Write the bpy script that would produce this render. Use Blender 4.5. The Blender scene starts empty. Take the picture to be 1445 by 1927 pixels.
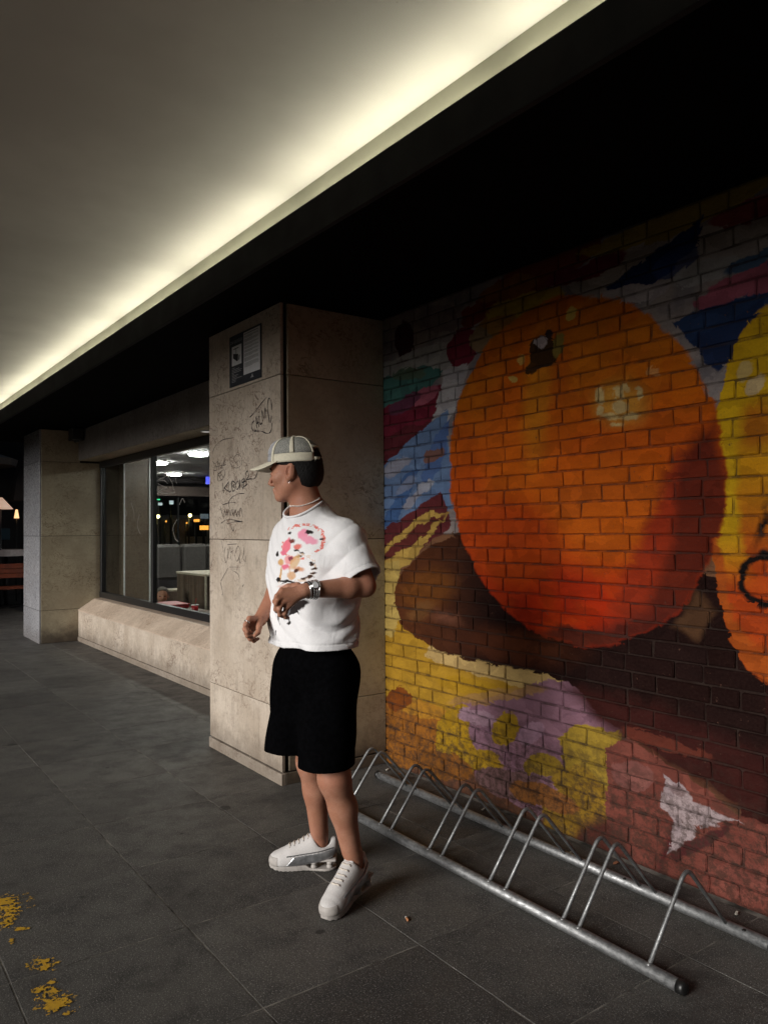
import bpy, bmesh, math, random
import numpy as np
from mathutils import Vector, Matrix
random.seed(7); rng = np.random.default_rng(7)
S = bpy.context.scene
COL = S.collection
W, HH, FPX = 1445.0, 1927.0, 1464.4          # photograph size and focal length in its pixels
CAMZ = 1.46                                   # camera height in metres

# ------------------------------------------------------------------ camera
yaw, pit, rol = (math.radians(a) for a in (35.9, 1.16, -0.416))
_f = np.array([math.sin(yaw)*math.cos(pit), math.cos(yaw)*math.cos(pit), math.sin(pit)])
_r = np.array([math.cos(yaw), -math.sin(yaw), 0.0]); _u = np.cross(_r, _f)
CR = _r*math.cos(rol) + _u*math.sin(rol); CU = _u*math.cos(rol) - _r*math.sin(rol); CF = _f
cd = bpy.data.cameras.new('camera'); cam = bpy.data.objects.new('camera', cd); COL.objects.link(cam)
cd.sensor_fit = 'VERTICAL'; cd.sensor_height = 36.0; cd.lens = 36.0*FPX/HH
cd.clip_start = 0.05; cd.clip_end = 500
m = Matrix.Identity(4)
for i in range(3):
    m[i][0], m[i][1], m[i][2] = CR[i], CU[i], -CF[i]
m[2][3] = CAMZ
cam.matrix_world = m
S.camera = cam

# ------------------------------------------------------------------ sky, sun, exposure
SUN_EL, SUN_AZ = math.radians(17.5), math.radians(6)      # light comes from -X, a little from -Y
wd = bpy.data.worlds.new('World'); S.world = wd; wd.use_nodes = True
wn = wd.node_tree
sky = wn.nodes.new('ShaderNodeTexSky'); sky.sky_type = 'NISHITA'; sky.sun_disc = False
sky.sun_elevation = SUN_EL; sky.sun_rotation = math.radians(270) - SUN_AZ
bg = wn.nodes['Background']; bg.inputs['Strength'].default_value = 0.006
wn.links.new(sky.outputs[0], bg.inputs[0])
sl = bpy.data.lights.new('sun', 'SUN'); sl.energy = 3.0; sl.angle = math.radians(28); sl.color = (1.0, 0.965, 0.92)
so = bpy.data.objects.new('sun', sl); COL.objects.link(so)
to_sun = Vector((-math.cos(SUN_EL)*math.cos(SUN_AZ), -math.cos(SUN_EL)*math.sin(SUN_AZ), math.sin(SUN_EL)))
so.rotation_euler = (-to_sun).to_track_quat('-Z', 'Y').to_euler(); so.location = (-6, 0, 6)
S.view_settings.view_transform = 'Standard'; S.view_settings.look = 'None'
S.view_settings.exposure = 0.3; S.view_settings.gamma = 1.0; S.view_settings.use_curve_mapping = False
S.render.engine = 'CYCLES'
S.cycles.use_denoising = True
S.cycles.max_bounces = 7; S.cycles.diffuse_bounces = 3; S.cycles.glossy_bounces = 3; S.cycles.transmission_bounces = 6
S.cycles.sample_clamp_indirect = 4.0; S.cycles.caustics_reflective = False; S.cycles.caustics_refractive = False

# ------------------------------------------------------------------ pixel -> place
O3 = np.array([0, 0, CAMZ])
def ray(u, v): return CR*((u-W/2)/FPX) + CU*((HH/2-v)/FPX) + CF
def onp(u, v, ax, val):
    d = ray(u, v); return O3 + d*((val-O3[ax])/d[ax])
def C(u, v, d): return O3 + ray(u, v)*d

# ------------------------------------------------------------------ object helpers
WL = {}
def prop(o, label=None, cat=None, group=None, kind=None):
    for k, x in (('label', label), ('category', cat), ('group', group), ('kind', kind)):
        if x: o[k] = x
    return o
def thing(name, label, cat, loc=(0, 0, 0), group=None):
    o = bpy.data.objects.new(name, None); COL.objects.link(o); o.empty_display_size = 0.1
    o.location = loc; WL[o] = np.array(loc, float)
    return prop(o, label, cat, group)
def link(name, me, mat, parent=None, pos=None):
    o = bpy.data.objects.new(name, me); COL.objects.link(o)
    base = WL[parent] if parent else np.zeros(3)
    if parent: o.parent = parent
    if pos is not None: o.location = np.array(pos, float) - base
    WL[o] = base if pos is None else np.array(pos, float)
    if mat and not me.materials: me.materials.append(mat)
    return o
def mesh(name, V, F, mat, parent=None, smooth=False):
    base = WL[parent] if parent else np.zeros(3)
    V = np.asarray(V, float) - base
    me = bpy.data.meshes.new(name); me.from_pydata([tuple(v) for v in V], [], [tuple(int(i) for i in f) for f in F]); me.update()
    if smooth: me.polygons.foreach_set('use_smooth', [True]*len(me.polygons))
    return link(name, me, mat, parent)
def bmesh_obj(name, bm, mat, parent=None, smooth=False):
    base = WL[parent] if parent else np.zeros(3)
    bmesh.ops.translate(bm, verts=bm.verts, vec=Vector(-base))
    bmesh.ops.recalc_face_normals(bm, faces=bm.faces)
    me = bpy.data.meshes.new(name); bm.to_mesh(me); bm.free()
    if smooth: me.polygons.foreach_set('use_smooth', [True]*len(me.polygons))
    return link(name, me, mat, parent)
def box_bm(bm, a, b, bev=0.0, mat3=None):
    a = np.minimum(a, b), np.maximum(a, b); lo, hi = a
    r = bmesh.ops.create_cube(bm, size=1.0); vs = r['verts']
    for v in vs:
        v.co = Vector([(lo[i]+hi[i])/2 + v.co[i]*(hi[i]-lo[i]) for i in range(3)])
    if bev > 0:
        es = list({e for v in vs for e in v.link_edges})
        bmesh.ops.bevel(bm, geom=es, offset=bev, segments=1, affect='EDGES', profile=0.5)
def box(name, a, b, mat, parent=None, bev=0.0):
    bm = bmesh.new(); box_bm(bm, np.array(a, float), np.array(b, float), bev)
    return bmesh_obj(name, bm, mat, parent)
def tube_data(path, rad, n=10, closed=False, caps=True):
    P = np.asarray(path, float); k = len(P)
    R = np.full(k, rad) if np.isscalar(rad) else np.asarray(rad, float)
    V, F = [], []
    t = np.gradient(P, axis=0) if not closed else (np.roll(P, -1, 0) - np.roll(P, 1, 0))
    t /= np.linalg.norm(t, axis=1)[:, None] + 1e-12
    up = np.array([0, 0, 1.0]) if abs(t[0][2]) < 0.9 else np.array([1.0, 0, 0])
    nrm = np.cross(t[0], up); nrm /= np.linalg.norm(nrm)
    for i in range(k):
        nrm = nrm - t[i]*np.dot(nrm, t[i]); nrm /= np.linalg.norm(nrm) + 1e-12
        bn = np.cross(t[i], nrm)
        for j in range(n):
            a = 2*math.pi*j/n
            V.append(P[i] + R[i]*(math.cos(a)*nrm + math.sin(a)*bn))
    for i in range(k if closed else k-1):
        for j in range(n):
            a, b = i*n+j, i*n+(j+1) % n; c, d = ((i+1) % k)*n+(j+1) % n, ((i+1) % k)*n+j
            F.append((a, b, c, d))
    if not closed and caps:
        F.append(tuple(range(n))[::-1]); F.append(tuple(range((k-1)*n, k*n)))
    return V, F
def tube(name, path, rad, mat, parent=None, n=10, closed=False):
    V, F = tube_data(path, rad, n, closed)
    return mesh(name, V, F, mat, parent, True)
def merge(parts):
    V, F = [], []
    for v, f in parts:
        o = len(V); V += list(v); F += [tuple(i+o for i in q) for q in f]
    return V, F
def disc_data(c, ax, r, n=20, th=0.004):
    ax = np.array(ax, float); ax /= np.linalg.norm(ax)
    return tube_data([np.array(c)-ax*th/2, np.array(c)+ax*th/2], r, n)
def sphere_data(c, r, n=8, mm=6):
    V, F = [], []; r = np.ones(3)*r
    for i in range(mm+1):
        p = math.pi*i/mm
        for j in range(n):
            a = 2*math.pi*j/n
            V.append(np.array(c)+r*np.array([math.sin(p)*math.cos(a), math.sin(p)*math.sin(a), math.cos(p)]))
    for i in range(mm):
        for j in range(n):
            F.append((i*n+j, (i+1)*n+j, (i+1)*n+(j+1) % n, i*n+(j+1) % n))
    return V, F
def text_data(s, size, font_w=1.0):
    cu = bpy.data.curves.new('tmp', 'FONT'); cu.body = s; cu.size = size; cu.resolution_u = 2
    ob = bpy.data.objects.new('tmp', cu); COL.objects.link(ob)
    dg = bpy.context.evaluated_depsgraph_get(); me = bpy.data.meshes.new_from_object(ob.evaluated_get(dg))
    V = [tuple(v.co) for v in me.vertices]; F = [tuple(p.vertices) for p in me.polygons]
    bpy.data.objects.remove(ob); bpy.data.curves.remove(cu); bpy.data.meshes.remove(me)
    return V, F

# ------------------------------------------------------------------ node helpers
class NT:
    def __init__(s, name):
        s.m = bpy.data.materials.new(name); s.m.use_nodes = True; s.t = s.m.node_tree
        s.b = s.t.nodes['Principled BSDF']; s.out = s.t.nodes['Material Output']
    def n(s, typ, props=None, **ins):
        nd = s.t.nodes.new('ShaderNode'+typ)
        for k, v in (props or {}).items(): setattr(nd, k, v)
        for k, v in ins.items(): s.set(nd.inputs[int(k[1:]) if k[0] == 'i' and k[1:].isdigit() else k.replace('_', ' ')], v)
        return nd
    def set(s, inp, v):
        if isinstance(v, bpy.types.NodeSocket): s.t.links.new(v, inp)
        elif isinstance(v, bpy.types.Node): s.t.links.new(v.outputs[0], inp)
        else:
            if isinstance(v, (tuple, list)) and len(v) == 3 and inp.type == 'RGBA': v = (*v, 1)
            inp.default_value = v
    def ma(s, op, a, b=0.5, c=None, clamp=False):
        nd = s.n('Math', {'operation': op, 'use_clamp': clamp}, i0=a, i1=b)
        if c is not None: s.set(nd.inputs[2], c)
        return nd.outputs[0]
    def vm(s, op, a, b=(0, 0, 0)):
        nd = s.n('VectorMath', {'operation': op}, i0=a, i1=b)
        return nd.outputs[1] if op in ('LENGTH', 'DOT_PRODUCT', 'DISTANCE') else nd.outputs[0]
    def mix(s, f, a, b, mode='MIX'):
        nd = s.n('Mix', {'data_type': 'RGBA', 'blend_type': mode}, i0=f, i6=a, i7=b); return nd.outputs[2]
    def mr(s, v, a, b, c=0.0, d=1.0, smooth=True):
        nd = s.n('MapRange', {'interpolation_type': 'SMOOTHSTEP' if smooth else 'LINEAR'}, i0=v, i1=a, i2=b, i3=c, i4=d); return nd.outputs[0]
    def noise(s, vec, scale, detail=4, rough=0.55, dist=0.0):
        return s.n('TexNoise', None, Vector=vec, Scale=scale, Detail=detail, Roughness=rough, Distortion=dist)
    def pos(s): return s.n('NewGeometry').outputs[0]
    def obj(s): return s.n('TexCoord').outputs[3]
    def rand(s): return s.n('ObjectInfo').outputs['Random']
    def bump(s, h, strength=0.3, dist=0.01):
        nd = s.n('Bump', None, Strength=strength, Distance=dist, Height=h); s.t.links.new(nd.outputs[0], s.b.inputs['Normal'])
    def fin(s, col=None, rough=None, metal=None, spec=None):
        for k, v in (('Base Color', col), ('Roughness', rough), ('Metallic', metal), ('Specular IOR Level', spec)):
            if v is not None: s.set(s.b.inputs[k], v)
        return s.m
def simple(name, col, rough=0.6, metal=0.0, var=0.12, scale=20, bump=0.0, spec=None):
    t = NT(name); p = t.pos(); nz = t.noise(p, scale, 4)
    c = t.mix(t.mr(nz, 0.3, 0.7), tuple(x*(1-var) for x in col), tuple(min(1, x*(1+var)) for x in col))
    if bump: t.bump(nz, bump, 0.004)
    return t.fin(c, rough, metal, spec)
def emit(name, col, strength):
    t = NT(name); t.fin((0.8, 0.8, 0.8), 0.5); t.set(t.b.inputs['Emission Color'], col); t.b.inputs['Emission Strength'].default_value = strength
    return t.m

def marble(name, ca, cb, vein, grime=0.0, rough=0.38, streak=0.0, fine_k=0.35, bmp=0.12):
    t = NT(name); p = t.vm('ADD', t.pos(), t.n('CombineXYZ', None, i0=t.ma('MULTIPLY', t.rand(), 7.0), i1=t.ma('MULTIPLY', t.rand(), 13.0), i2=0.0))
    big = t.noise(p, 2.2, 4, 0.6); fine = t.noise(p, 38, 5, 0.7)
    c = t.mix(t.mr(big, 0.3, 0.72), ca, cb)
    c = t.mix(t.ma('MULTIPLY', t.mr(fine, 0.45, 0.75), fine_k), c, tuple(x*0.6 for x in ca))
    wv = t.vm('ADD', t.vm('MULTIPLY', p, (1, 1.0, 1.5)), t.vm('MULTIPLY', t.noise(p, 3.4, 4, 0.6).outputs[1], (0.55, 0.55, 0.55)))
    vn = t.noise(wv, 4.2, 3, 0.55)
    v1 = t.mr(t.ma('ABSOLUTE', t.ma('SUBTRACT', vn, 0.5)), 0.0, 0.016, 1.0, 0.0)
    vn2 = t.noise(wv, 9.5, 3, 0.6)
    v2 = t.mr(t.ma('ABSOLUTE', t.ma('SUBTRACT', vn2, 0.5)), 0.0, 0.02, 1.0, 0.0)
    patch = t.mr(t.noise(p, 1.7, 2), 0.42, 0.62)
    vv = t.ma('MAXIMUM', t.ma('MULTIPLY', v1, 0.95), t.ma('MULTIPLY', v2, 0.7))
    c = t.mix(t.ma('MULTIPLY', vv, t.ma('ADD', t.ma('MULTIPLY', patch, 0.75), 0.2)), c, vein)
    if streak:
        st = t.noise(t.vm('MULTIPLY', p, (30, 30, 1.6)), 1.6, 4, 0.65)
        c = t.mix(t.ma('MULTIPLY', t.mr(st, 0.5, 0.78), streak), c, tuple(x*0.45 for x in vein))
    blot = t.mr(t.noise(p, 5.5, 6, 0.7), 0.56, 0.72); c = t.mix(t.ma('MULTIPLY', blot, 0.45), c, tuple(x*0.5 for x in ca))
    if grime:   # splashed dirt with its own uneven edge, near the paving
        z = t.n('SeparateXYZ', None, i0=t.pos()).outputs[2]
        zz = t.ma('ADD', z, t.ma('MULTIPLY', t.noise(t.pos(), 9, 5, 0.7), -0.35))
        c = t.mix(t.ma('MULTIPLY', t.mr(zz, -0.16, 0.12, 1, 0), grime), c, (0.09, 0.07, 0.055))
    t.bump(fine, bmp, 0.003)
    return t.fin(c, t.mr(fine, 0.3, 0.7, rough-0.1, rough+0.14))
M = {}
M['marble'] = marble('marble_cladding', (0.47, 0.39, 0.31), (0.63, 0.545, 0.455), (0.17, 0.105, 0.075), 0.6, 0.45, 0.3)
M['marble_far'] = marble('grey_marble_cladding', (0.27, 0.27, 0.29), (0.34, 0.34, 0.36), (0.19, 0.175, 0.17), 0.4, 0.26, 0.12, 0.05, 0.015)
M['marble_warm'] = marble('warm_lit_marble_cladding', (0.36, 0.30, 0.21), (0.49, 0.42, 0.30), (0.17, 0.12, 0.07), 0.9, 0.4, 0.0)  # side-face copy of the marble, its colour yellowed and darkened for cove light
M['marble_sill'] = marble('pink_marble_sill', (0.46, 0.36, 0.28), (0.62, 0.50, 0.40), (0.25, 0.16, 0.11), 0.0, 0.4, 0.3)
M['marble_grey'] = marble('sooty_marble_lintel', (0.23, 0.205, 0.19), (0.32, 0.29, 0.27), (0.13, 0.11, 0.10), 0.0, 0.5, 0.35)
M['marble_brown'] = marble('brown_marble_cladding', (0.13, 0.095, 0.07), (0.19, 0.145, 0.11), (0.07, 0.05, 0.04), 0.0, 0.3, 0.2, 0.2, 0.02)
M['core'] = simple('dark_joint', (0.025, 0.022, 0.02), 0.9)
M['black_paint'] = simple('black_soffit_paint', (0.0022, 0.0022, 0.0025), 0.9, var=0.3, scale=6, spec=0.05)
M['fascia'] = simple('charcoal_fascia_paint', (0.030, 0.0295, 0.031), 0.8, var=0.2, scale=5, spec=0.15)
M['frame'] = simple('black_aluminium', (0.012, 0.012, 0.013), 0.35, 0.0, 0.2, 30)
def ceiling_mat():
    t = NT('ceiling_plaster'); p = t.pos(); a = t.noise(p, 1.1, 4, 0.6); b = t.noise(p, 60, 3)
    c = t.mix(t.mr(a, 0.35, 0.7), (0.52, 0.50, 0.465), (0.60, 0.58, 0.54))
    sp = t.n('TexVoronoi', None, Vector=p, Scale=9.0); k = t.mr(sp.outputs[0], 0.0, 0.05, 1, 0)
    c = t.mix(t.ma('MULTIPLY', k, t.mr(t.noise(p, 3, 2), 0.55, 0.65)), c, (0.35, 0.32, 0.27))
    t.bump(b, 0.08, 0.003); return t.fin(c, 0.8)
M['ceiling'] = ceiling_mat()

# ------------------------------------------------------------------ main dimensions (metres)
PX, BX, LX, WX = 2.132, 2.86, 2.76, 3.06          # pillar face, brick face, lintel/low wall face, window plane
PY0, PY1 = 3.945, 4.955                            # near pillar
FY, FX = 10.69, 2.28                               # far pillar
SOF = 2.775
FAX, FAT = 1.77, 2.933                             # fascia
TBX, CEIL = 2.03, 3.233                            # trough back, ceiling

# ------------------------------------------------------------------ ground + pavement
def ground_mat():
    t = NT('asphalt'); p = t.pos(); a = t.noise(p, 0.6, 3); b = t.noise(p, 160, 3, 0.7)
    c = t.mix(t.mr(a, 0.3, 0.7), (0.035, 0.034, 0.034), (0.055, 0.053, 0.052)); c = t.mix(t.mr(b, 0.5, 0.8, 0, 0.4), c, (0.12, 0.12, 0.115))
    t.bump(b, 0.4, 0.004); return t.fin(c, 0.75)
M['ground'] = ground_mat()
prop(mesh('ground', [(-120, -120, -0.03), (120, -120, -0.03), (120, 160, -0.03), (-120, 160, -0.03)], [(0, 1, 2, 3)], M['ground']), kind='structure')
def slab_mat():
    t = NT('granite_slab'); p = t.pos(); r = t.rand()
    pr = t.vm('ADD', p, t.n('CombineXYZ', None, i0=t.ma('MULTIPLY', r, 31.0), i1=t.ma('MULTIPLY', r, 17.0), i2=0.0))
    big = t.noise(p, 0.9, 5, 0.6); mid = t.noise(pr, 5.5, 5, 0.65); gr = t.noise(p, 190, 2, 0.85); gr2 = t.noise(p, 70, 4, 0.75)
    c = t.mix(t.mr(r, 0, 1, 0, 1, False), (0.044, 0.041, 0.039), (0.085, 0.081, 0.075))
    c = t.mix(t.mr(big, 0.35, 0.7, 0, 0.75), c, (0.086, 0.081, 0.073))
    c = t.mix(t.mr(mid, 0.45, 0.75, 0, 0.75), c, (0.036, 0.034, 0.033))
    c = t.mix(t.mr(gr, 0.56, 0.68, 0, 0.95), c, (0.32, 0.305, 0.29))
    c = t.mix(t.mr(gr2, 0.55, 0.72, 0, 0.5), c, (0.03, 0.028, 0.027))
    # trodden gum and oil spots
    wp = t.vm('ADD', p, t.vm('MULTIPLY', t.noise(p, 22, 2).outputs[1], (0.03, 0.03, 0)))
    vo = t.n('TexVoronoi', {'feature': 'F1'}, Vector=t.vm('MULTIPLY', wp, (1, 1, 0)), Scale=4.6)
    sz = t.mr(t.n('SeparateXYZ', None, i0=vo.outputs[1]).outputs[0], 0.4, 1.0, 0.0, 0.15, False)
    k = t.mr(t.ma('SUBTRACT', vo.outputs[0], sz), -0.02, 0.015, 1, 0)
    c = t.mix(t.ma('MULTIPLY', k, 0.85), c, (0.012, 0.011, 0.011))
    st = t.noise(p, 1.6, 6, 0.72, 0.6); c = t.mix(t.mr(st, 0.5, 0.66, 0, 0.6), c, (0.032, 0.029, 0.028))
    t.bump(gr2, 0.6, 0.004)
    return t.fin(c, t.mr(mid, 0.3, 0.7, 0.5, 0.75), spec=0.3)
M['slab'] = slab_mat()
M['grout'] = simple('sandy_grout', (0.15, 0.14, 0.125), 0.95, var=0.7, scale=9, spec=0.1)
pave = prop(box('pavement', (-2.6, -0.9, -0.16), (BX+0.06, 24.0, -0.0014), M['grout']), kind='structure')
XJ = [-2.555, -1.94, -1.33, -0.72, -0.11, 0.505, 1.10, 1.705, 2.385, 2.84]
YJ = [2.167 + 0.6055*k for k in range(-5, 23)]
slab_proto = {}
for i in range(len(XJ)-1):
    for j in range(len(YJ)-1):
        w, l = XJ[i+1]-XJ[i]-0.0045, YJ[j+1]-YJ[j]-0.0045
        key = round(w, 3)
        if key not in slab_proto:
            bm = bmesh.new(); box_bm(bm, np.array((-w/2, -l/2, -0.05)), np.array((w/2, l/2, 0)), 0.0016)
            me = bpy.data.meshes.new('paving_slab'); bm.to_mesh(me); bm.free(); me.materials.append(M['slab']); slab_proto[key] = me
        o = link('paving_slab', slab_proto[key], None, pave, ((XJ[i]+XJ[i+1])/2, (YJ[j]+YJ[j+1])/2, random.uniform(-0.0008, 0.0008)))
        o.rotation_euler = (random.gauss(0, 0.0006), random.gauss(0, 0.0006), random.gauss(0, 0.0012))

# ------------------------------------------------------------------ ceiling, trough, fascia, soffit
Y0, Y1 = -4.0, 12.6
cn = prop(box('ceiling', (-1.5, Y0, CEIL), (TBX+0.1, Y1, CEIL+0.25), M['ceiling']), kind='structure')
bulk = thing('ceiling_bulkhead', 'black dropped bulkhead with charcoal fascia running above the shopfront', 'bulkhead', (FAX, 4, SOF))
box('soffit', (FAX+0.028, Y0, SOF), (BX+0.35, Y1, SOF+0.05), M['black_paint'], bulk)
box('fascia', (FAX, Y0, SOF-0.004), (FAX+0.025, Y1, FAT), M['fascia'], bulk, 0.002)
box('trough_back', (TBX, Y0, SOF+0.053), (TBX+0.03, Y1, CEIL-0.001), simple('cream_trough_paint', (0.27, 0.265, 0.205), 0.8, var=0.06, scale=4), bulk)
M['tube'] = emit('cove_tube_glow', (1.0, 0.955, 0.765), 18.0)
y = Y0+0.1; k = 0
while y < Y1-0.2:
    e = min(y+1.47, Y1-0.1)
    lampt = thing('cove_lamp', 'warm fluorescent tube glowing inside the ceiling cove behind the fascia', 'lamp', (FAX+0.13, (y+e)/2, SOF+0.055), 'fluorescent tubes lying in the cove')
    tube('tube', [(FAX+0.20, y+0.03, 3.05), (FAX+0.20, e-0.03, 3.05)], 0.014, M['tube'], lampt, 8)
    box('batten', (FAX+0.185, y, SOF+0.052), (FAX+0.215, e, 3.034), M['ceiling'], lampt)
    y = e+0.02
box('cornice', (-1.62, Y0, CEIL-0.35), (-1.505, Y1, CEIL+0.25), M['fascia'], cn)

# ------------------------------------------------------------------ mural wall
def ptlist(px, conv): return [conv(u, v) for u, v in px]
class Painter:
    """paint layers given as pixel outlines, turned into plane coordinates (a, b)"""
    def __init__(s, t, hom, conv, base): s.t, s.h, s.conv, s.c = t, hom, conv, base
    clip = None
    def out(s, P, soft):
        if s.clip is None: return False
        y0, y1, z0, z1 = s.clip; g = 0.07+soft
        return P[:, 0].max() < y0-g or P[:, 0].min() > y1+g or P[:, 1].max() < z0-g or P[:, 1].min() > z1+g
    def put(s, mask, col, a=1.0):
        if a != 1.0: mask = s.t.ma('MULTIPLY', mask, a)
        s.c = s.t.mix(mask, s.c, col)
    def ell_fac(s, u, v, ru, rv, rot=0.0):
        r = math.radians(rot); th = np.linspace(0, 2*math.pi, 40, endpoint=False)
        P = np.array([s.conv(u+ru*math.cos(q)*math.cos(r)-rv*math.sin(q)*math.sin(r), v+ru*math.cos(q)*math.sin(r)+rv*math.sin(q)*math.cos(r)) for q in th])
        c = P.mean(0); Q = P-c; ev, vec = np.linalg.eigh(Q.T@Q/len(Q)); ax = np.sqrt(2*ev)
        d = []
        for i in range(2):
            a = vec[:, i]/ax[i]; d.append(s.t.vm('DOT_PRODUCT', s.h, (a[0], a[1], -float(a@c))))
        return s.t.vm('LENGTH', s.t.n('CombineXYZ', None, i0=d[0], i1=d[1], i2=0.0)), float(ax.min())
    def ell(s, u, v, ru, rv, col, rot=0, soft=0.004, a=1.0):
        rr = max(ru, rv)
        if s.out(np.array([s.conv(u+i*rr, v+j*rr) for i in (-1, 1) for j in (-1, 1)]), soft): return None
        f, rm = s.ell_fac(u, v, ru, rv, rot); w = soft/rm
        m_ = s.t.mr(f, 1-w, 1+w, 1, 0); s.put(m_, col, a); return m_
    def ring(s, u, v, ru, rv, th, col, rot=0, a=1.0, soft=0.15):
        f, rm = s.ell_fac(u, v, ru, rv, rot); e = s.t.ma('ABSOLUTE', s.t.ma('SUBTRACT', f, 1.0))
        s.put(s.t.mr(e, th*(1-soft), th*(1+soft), 1, 0), col, a)
    def poly(s, px, col, soft=0.004, a=1.0):
        P = np.array([s.conv(u, v) for u, v in px]); c = P.mean(0); d = None
        if s.out(P, soft): return None
        for i in range(len(P)):
            p, q = P[i], P[(i+1) % len(P)]; e = q-p; n_ = np.array([-e[1], e[0]]); n_ /= np.linalg.norm(n_)
            if n_@(c-p) < 0: n_ = -n_
            k = s.t.vm('DOT_PRODUCT', s.h, (n_[0], n_[1], -float(n_@p)))
            d = k if d is None else s.t.ma('MINIMUM', d, k)
        m_ = s.t.mr(d, -soft, soft); s.put(m_, col, a); return m_
wallc = lambda u, v: onp(u, v, 0, BX)[1:]
def mural_mat(clip):
    t = NT('mural_paint'); p = t.pos(); sx = t.n('SeparateXYZ', None, i0=p)
    flat = t.n('CombineXYZ', None, i0=sx.outputs[1], i1=sx.outputs[2], i2=0.0).outputs[0]
    wob = t.vm('SUBTRACT', t.noise(flat, 7, 4, 0.6).outputs[1], (0.5, 0.5, 0.5)); wob2 = t.vm('SUBTRACT', t.noise(flat, 55, 3, 0.7).outputs[1], (0.5, 0.5, 0.5))
    w = t.vm('ADD', flat, t.vm('ADD', t.vm('MULTIPLY', wob, (0.07, 0.07, 0)), t.vm('MULTIPLY', wob2, (0.009, 0.009, 0))))
    vd = t.n('TexVoronoi', None, Vector=t.vm('ADD', t.vm('MULTIPLY', flat, (1.0, 1.7, 1)), t.vm('MULTIPLY', wob, (0.25, 0.25, 0))), Scale=11.0)
    w = t.vm('ADD', w, t.vm('MULTIPLY', t.vm('SUBTRACT', vd.outputs[1], (0.5, 0.5, 0.5)), (0.017, 0.017, 0)))
    sw = t.n('SeparateXYZ', None, i0=w); hom = t.n('CombineXYZ', None, i0=sw.outputs[0], i1=sw.outputs[1], i2=1.0).outputs[0]
    patchy = t.noise(flat, 4.5, 4, 0.6)
    P = Painter(t, hom, wallc, t.mix(t.mr(patchy, 0.4, 0.62), (0.36, 0.33, 0.31), (0.24, 0.235, 0.25)))
    P.clip = clip; E, G = P.ell, P.poly
    grey, lav, maroon, dred, olive, navy, teal, pink = (0.42, 0.40, 0.38), (0.42, 0.36, 0.40), (0.20, 0.02, 0.045), (0.22, 0.045, 0.02), (0.42, 0.32, 0.02), (0.01, 0.03, 0.12), (0.07, 0.22, 0.20), (0.45, 0.13, 0.19)
    G([(690, 1380), (1445, 1560), (1445, 1950), (690, 1700)], (0.17, 0.075, 0.04)); G([(690, 1000), (1445, 1000), (1445, 1560), (690, 1400)], (0.24, 0.12, 0.06))
    G([(1400, 1100), (2300, 1200), (2300, 2000), (1400, 1545)], (0.03, 0.008, 0.007)); G([(1400, 1530), (2300, 1950), (2300, 2700), (1400, 1850)], (0.24, 0.075, 0.055)); G([(1400, 500), (2300, 300), (2300, 420), (1400, 620)], (0.03, 0.07, 0.18))
    # upper band
    G([(860, 600), (1000, 470), (1140, 420), (1120, 500), (1000, 560), (890, 640)], dred)
    G([(1080, 470), (1300, 380), (1445, 320), (1445, 360), (1300, 430), (1150, 490)], olive, a=0.8)
    G([(1060, 530), (1200, 440), (1300, 430), (1445, 380), (1445, 470), (1200, 560), (1090, 560)], grey)
    E(1120, 500, 60, 16, maroon, -22); E(1060, 520, 40, 14, maroon, -22); E(1400, 400, 70, 18, (0.28, 0.06, 0.06), -20)
    G([(1140, 540), (1330, 400), (1310, 470), (1230, 530), (1160, 560)], navy); E(1270, 495, 50, 25, (0.02, 0.06, 0.22), -30, a=0.8)
    E(1330, 510, 70, 22, (0.40, 0.42, 0.42), -20); E(1410, 490, 50, 14, (0.08, 0.16, 0.28), -25)
    G([(1300, 575), (1350, 530), (1445, 490), (1445, 545), (1330, 585)], pink); E(1190, 555, 70, 18, (0.45, 0.43, 0.44), -12)
    E(985, 575, 75, 26, (0.50, 0.36, 0.04), -18); E(935, 620, 45, 26, (0.42, 0.22, 0.04), -25); E(955, 545, 60, 18, (0.3, 0.12, 0.03), -20)
    E(765, 600, 50, 30, (0.30, 0.275, 0.26)); E(760, 640, 17, 34, (0.05, 0.012, 0.02)); E(830, 600, 40, 26, (0.27, 0.24, 0.25))
    G([(715, 690), (790, 650), (880, 640), (860, 700), (760, 730), (715, 740)], (0.40, 0.42, 0.40))
    G([(715, 715), (800, 690), (835, 700), (790, 750), (715, 775)], teal); E(770, 705, 32, 12, (0.12, 0.20, 0.14))
    E(868, 655, 26, 38, maroon, 20); E(905, 640, 22, 24, (0.30, 0.22, 0.12))
    G([(715, 770), (800, 735), (835, 720), (810, 800), (740, 850), (715, 845)], maroon)
    E(800, 745, 28, 13, pink, -35); E(760, 760, 34, 12, (0.16, 0.05, 0.10), -30)
    G([(835, 700), (880, 680), (870, 740), (840, 800), (815, 790)], (0.52, 0.54, 0.56))
    G([(715, 830), (770, 800), (815, 790), (760, 850), (715, 890)], (0.12, 0.02, 0.03))
    # blue flank
    G([(715, 885), (790, 810), (840, 770), (850, 960), (715, 1015)], (0.16, 0.28, 0.50))
    G([(790, 900), (820, 820), (845, 790), (840, 850), (800, 930)], (0.10, 0.20, 0.46)); G([(718, 985), (760, 900), (790, 880), (760, 950), (735, 1000)], (0.07, 0.17, 0.40))
    E(800, 915, 17, 11, (0.42, 0.48, 0.58), -20); E(775, 940, 26, 8, (0.38, 0.42, 0.52), -40); E(745, 880, 30, 12, (0.34, 0.38, 0.48), -30)
    E(815, 855, 20, 12, (0.24, 0.13, 0.11), -20); E(762, 915, 24, 7, (0.25, 0.33, 0.5), -40)
    # yellow surround of the shadow and lower-left ground of the picture
    G([(700, 1012), (830, 925), (850, 990), (760, 1060), (700, 1110)], (0.15, 0.03, 0.035))
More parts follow.
